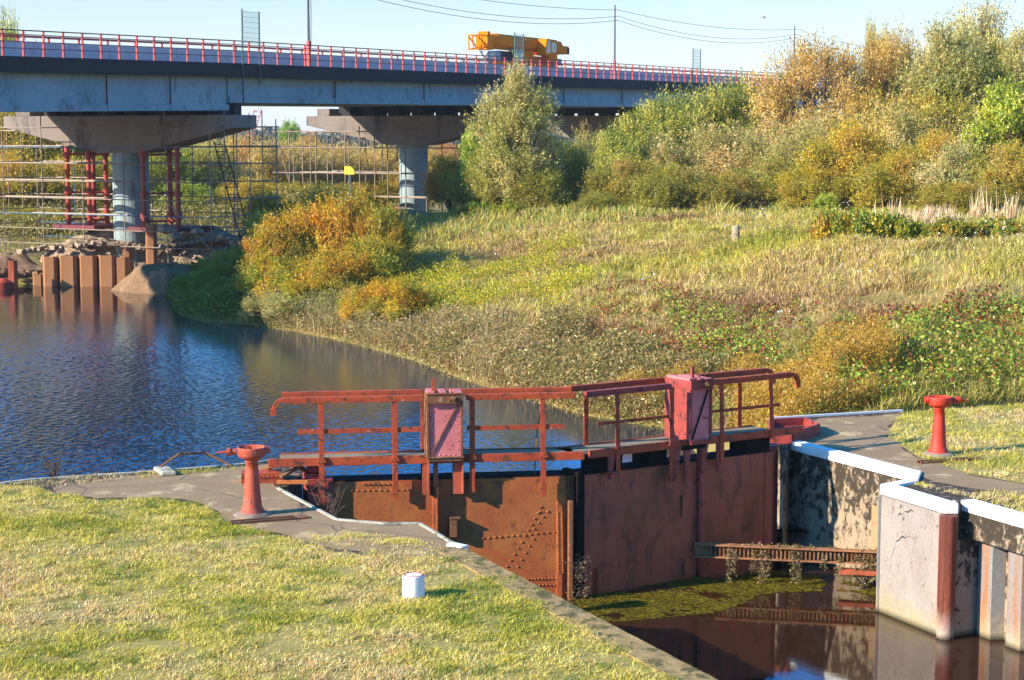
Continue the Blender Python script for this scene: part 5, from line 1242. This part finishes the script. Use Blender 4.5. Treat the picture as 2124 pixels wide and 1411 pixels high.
# moss tufts along the paving margins and the left chamber coping
mg = [(p.x, p.y) for p in [P(u, v) for u, v in ((640, 1112), (760, 1108), (880, 1120), (935, 1138), (930, 1158), (760, 1160), (640, 1140))]]
lawn_grass('grass', mg, 60000, 34, (-3.5, 0, 24.5, 27.5), .8, sparse=.8)
mg = [(p.x, p.y) for p in [P(u, v) for u, v in ((120, 992), (350, 978), (520, 967), (500, 975), (330, 990), (110, 1010), (0, 1014), (0, 1006))]]
lawn_grass('grass', mg, 50000, 35, (-12, -3.5, 29, 34), 1.2, sparse=.3)
cp = [(p.x, p.y) for p in [Lw[4], Lw[5], Lw[5]+Vector((-.45, 0, 0)), Lw[4]+Vector((-.4, -.1, 0))]]
lawn_grass('grass', cp, 90000, 36, (-1.6, 2.6, 19, 26.2), .7, sparse=.8)

# meadow
rng = np.random.RandomState(41); N = 1300000
u = rng.uniform(-.20, .36, N); y = 36 + 66*rng.rand(N)**.75; x = u*y
d, _zb = bank_dist(x, y); wet = inpoly(x, y, WET); ok = (~wet) & (d > .15) & (x > -12) & ~((y > 96))
x, y, d = x[ok], y[ok], d[ok]; n = len(x)
g = fbm(x*.13+4, y*.13+8, 5); g2 = fbm(x*.5+40, y*.5, 3); lump = fbm(x*.9+7, y*.9, 3)
keep = rng.rand(n) < np.clip((lump-.25)*2.4, .12, 1)*.55; x, y, d, g, g2, lump = [a[keep] for a in (x, y, d, g, g2, lump)]; n = len(x)
h = (.22 + .8*lump*(.5+.6*rng.rand(n))*np.clip(d/5, .45, 1))*(.55+.45*smooth((y-46)/22.)); h *= np.where(y < 45, .7, 1)
f = np.clip((g-.5)*1.5+.60 + .22*(g2-.5) + .12*rng.randn(n), 0, .999)
c = palmix([['#94942c', '#828828', '#a8a43a'], ['#baa83e', '#a89a36', '#c8b254'], ['#c0b24c', '#b0a03e', '#ccbc68'], ['#c8ac64', '#b49850', '#d4bc80'], ['#b08858', '#94704a', '#7c5a3c']], f, rng, .2)
mg_ = smooth((x-9)/6.)*smooth((g2-.42)/.1); c = c*(1-.15*mg_[:, None]) + .15*mg_[:, None]*np.array([.22, .26, .035])
zz = ground_z(x, y)
blades('meadow_grass', x, y, zz-.03, h, (.015+.015*rng.rand(n))*(y/60), .9, c, rng, 2, (.5, .25))
print('meadow blades', n)
rng = np.random.RandomState(48); n = 90000; x = rng.uniform(7, 17, n); y = rng.uniform(38, 52, n); d, _zb = bank_dist(x, y); k = (~inpoly(x, y, WET)) & (d < 7); x, y = x[k], y[k]; n = len(x)
blades('meadow_grass', x, y, ground_z(x, y)-.02, .2+.5*fbm(x*.9, y*.9)*rng.rand(n), .018, .9, pick(['#b8a850', '#98942e', '#c4b068', '#84902a', '#a88c50'], rng, n, .2), rng, 2, (.4, .1))
# leafy weeds (broad leaves) by zones: bank fringe, brambles, goldenrod, pale flowers
def weeds(name, zone, n, leaf, palette, seed, hmax, box, lw=.5, hang=.3, stalk=0):
    rng = np.random.RandomState(seed); x = rng.uniform(box[0], box[1], n*3); y = rng.uniform(box[2], box[3], n*3)
    d, _ = bank_dist(x, y); wet = inpoly(x, y, WET); d = np.where(wet, -d, d)
    k = zone(x, y, d); x, y, d = x[k][:n], y[k][:n], d[k][:n]; n = len(x)
    lump = fbm(x*1.3+seed, y*1.3, 3); z = np.maximum(ground_z(x, y), WU-.1) + hmax*rng.rand(n)**.8*(.35+1.1*lump)
    dr = unit(rng.randn(n, 3)*np.array([1, 1, .7]) + np.array([0, 0, hang]))
    c = pick(palette, rng, n, .18)*(.8+.5*lump[:, None])
    me = leaf_mesh(name, np.stack([x, y, z], 1), dr, leaf*(.5+.8*rng.rand(n)), leaf*lw*(.6+.7*rng.rand(n)), np.clip(c, .005, .95), rng)
    return tag(link_mesh(name, me, M['leaf']), kind='stuff')
DR = ['#bc9c64', '#a07c48', '#c8ac78', '#7c6438', '#94883c', '#78742c', '#b08c5c']
weeds('bank_weeds', lambda x, y, d: (d > -.25) & (d < 3.2*(.1+1.2*fbm(x*.5, y*.5))) & (x > -10.5), 130000, .10, DR, 51, .8, (-13, 9, 44, 80), .32)
weeds('bank_weeds', lambda x, y, d: (d > -.1) & (d < 4) & (fbm(x*.4+3, y*.4) > .45), 46000, .12, ['#a88c54', '#8c7440', '#807434', '#b09460', '#6c5a2c', '#7c8038'], 52, .9, (-3, 6, 45, 60), .4)
weeds('bramble', lambda x, y, d: (d > 2) & (d < 9) & (fbm(x*.5+11, y*.5+2)+.25*np.sin(x*7.1+y*3.3)*np.sin(y*5.7) > .52), 26000, .10, ['#8c3c24', '#a05030', '#74402a', '#6c7c28', '#8c8c30'], 53, .38, (2.5, 14, 46, 66), .75)
weeds('bramble', lambda x, y, d: (d > .3) & (d < 8) & (fbm(x*.5+31, y*.5+5)+.2*np.sin(x*6.1+y*4.3)*np.sin(y*4.7) > .48), 46000, .10, ['#7c9428', '#94a438', '#60782a', '#b0a034', '#9c5430'], 54, .5, (5, 20, 38, 60), .7)
weeds('gold_weeds', lambda x, y, d: (d > .2) & (d < 6) & (fbm(x*.4+1, y*.4+15) > .4), 90000, .085, ['#b08a2c', '#c09c38', '#98802c', '#a8742c'], 55, .9, (2.5, 9, 36, 48), .28, 1.2)
weeds('gold_weeds', lambda x, y, d: (d > 2) & (d < 14) & (fbm(x*.3+8, y*.3+1) > .5), 46000, .10, ['#b8a41c', '#98981c', '#8c9824', '#c8ac20'], 56, .8, (-9, 3, 60, 84), .35, 1.)
weeds('pink_weeds', lambda x, y, d: (d > 3) & (fbm(x*.3+18, y*.3+21) > .53), 16000, .10, ['#a47858', '#8c6248', '#b89070', '#7c5440'], 57, .9, (-8, 12, 50, 88), .25, 1.4)
weeds('flower_heads', lambda x, y, d: (d > 6) & (fbm(x*.45+2, y*.45+44) > .62), 1300, .08, ['#e8e4dc', '#d8d2c8', '#c8c0b4'], 58, 1.2, (-4, 18, 52, 84), .9)
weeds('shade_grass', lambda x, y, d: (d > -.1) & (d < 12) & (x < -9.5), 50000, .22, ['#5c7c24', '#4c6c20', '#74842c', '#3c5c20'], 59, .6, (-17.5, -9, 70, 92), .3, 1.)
weeds('site_weeds', lambda x, y, d: (d > .5) & (x < -10) & (y > 99), 60000, .2, ['#94883c', '#7c7830', '#a08c50', '#6a7030', '#b09a5c'], 63, 1.8, (-48, -6, 99, 128), .3, 1.)
weeds('bank_weeds', lambda x, y, d: (d > -.3) & (d < 2.2) & (x < -5) & (x > -11), 40000, .11, ['#8c8048', '#9c8c5c', '#707838', '#b09c68'], 64, 1.3, (-15, -5, 58, 82), .25, 1.)
rng = np.random.RandomState(71); n = 160000; x = rng.uniform(-11, 10, n); y = rng.uniform(42, 80, n); d, _zb = bank_dist(x, y); k = (~inpoly(x, y, WET)) & (d < 3.6*(.1+1.3*fbm(x*.4, y*.4))); x, y = x[k], y[k]; n = len(x); lm = fbm(x*1.1, y*1.1, 3)
blades('bank_stalks', x, y, np.maximum(ground_z(x, y), WU-.1), (.3+.9*lm)*(.5+.6*rng.rand(n)), .02*(y/55), .55, pick(['#b89c6c', '#9c8050', '#8a7440', '#c4ac80', '#7c7438', '#70582f'], rng, n, .2)*(.7+.6*lm[:, None]), rng, 2, (.1, -.2))
# dry reeds
rng = np.random.RandomState(61); n = 3600; p0, p1 = PY(1885, 450, 72), PY(2075, 450, 70)
t = rng.rand(n); x = p0.x + (p1.x-p0.x)*t*1.06 + rng.randn(n)*.3; y = 72 - 3*t + rng.rand(n)*4
z = ground_z(x, y); hgt = .72*(.5+1.7*smooth((fbm(x*.6, y*.6)-.3)/.4))*(.6+.6*rng.rand(n))
blades('dry_reeds', x, y, z, hgt, .04, .12, pick(['#d8bc90', '#c8a87c', '#e4cca4', '#b89468'], rng, n), rng, 2, (.3, .1))
n = 46000; t = rng.rand(n); x = -12 + 60*rng.rand(n); y = 84+12*rng.rand(n); k = x/y > -.1; x, y = x[k], y[k]; n = len(x)
blades('crest_weeds', x, y, ground_z(x, y), .5+.9*rng.rand(n)*fbm(x*.7, y*.7), .05, .3, pick(['#b4a438', '#98a03c', '#a08850', '#80902c', '#c0a860'], rng, n), rng, 2, (.3, .1))
# loose twigs by the gate pit and small weeds
for nm, pts, lab in (('twig_weed', [P(105, 990), P(118, 985)], 'little reddish dry twig plant on the left river edge'), ('twig_weed', [P(655, 1046), P(700, 1072)], 'sprigs growing on the edge of the gate recess')):
    mb = MB(); rd = random.Random(len(lab)); c = pts[0]
    for i in range(26):
        p = pts[0].lerp(pts[1], rd.random()) - c; h_ = rd.uniform(.12, .42); q = p + Vector((rd.uniform(-.18, .18), rd.uniform(-.1, .1), h_)); mb.tube(p, q, .006, .003, 4)
        for j in range(3): w = p.lerp(q, rd.uniform(.4, 1)); mb.tube(w, w + Vector((rd.uniform(-.1, .1), rd.uniform(-.05, .05), rd.uniform(.02, .14))), .004, .002, 4)
    tag(mb.build(nm, M['bark'], None, c), lab, 'plant')
mb = MB(); mb.path([(0, 0, 0), (.06, .1, .9), (.12, .1, 1.15), (.28, .1, 1.22)], .012, 5); c = Vector((lx(1110)*math.cos(rzL)+HL.x, HL.y+.6, 0))
tag(mb.build('dead_stalk', M['rustrim'], None, c), 'dead reed stalk bent over behind the middle of the left gate railing', 'plant')
# ------------------------------------------------------------------ air
mb = MB(); mb.box(-900, 900, -60, 3400, -60, 80); hz_ = mb.build('haze', []); tag(hz_, kind='stuff')
m = bpy.data.materials.new('haze_air'); m.use_nodes = True; nt = m.node_tree; nt.nodes.clear()
o_ = nt.nodes.new('ShaderNodeOutputMaterial'); v_ = nt.nodes.new('ShaderNodeVolumePrincipled')
v_.inputs['Density'].default_value = .00018; v_.inputs['Color'].default_value = (.86, .94, 1, 1); v_.inputs['Anisotropy'].default_value = .2
nt.links.new(v_.outputs[0], o_.inputs['Volume']); hz_.data.materials.append(m)
scene.cycles.volume_max_steps = 32; scene.cycles.volume_step_rate = 5; scene.cycles.volume_bounces = 0
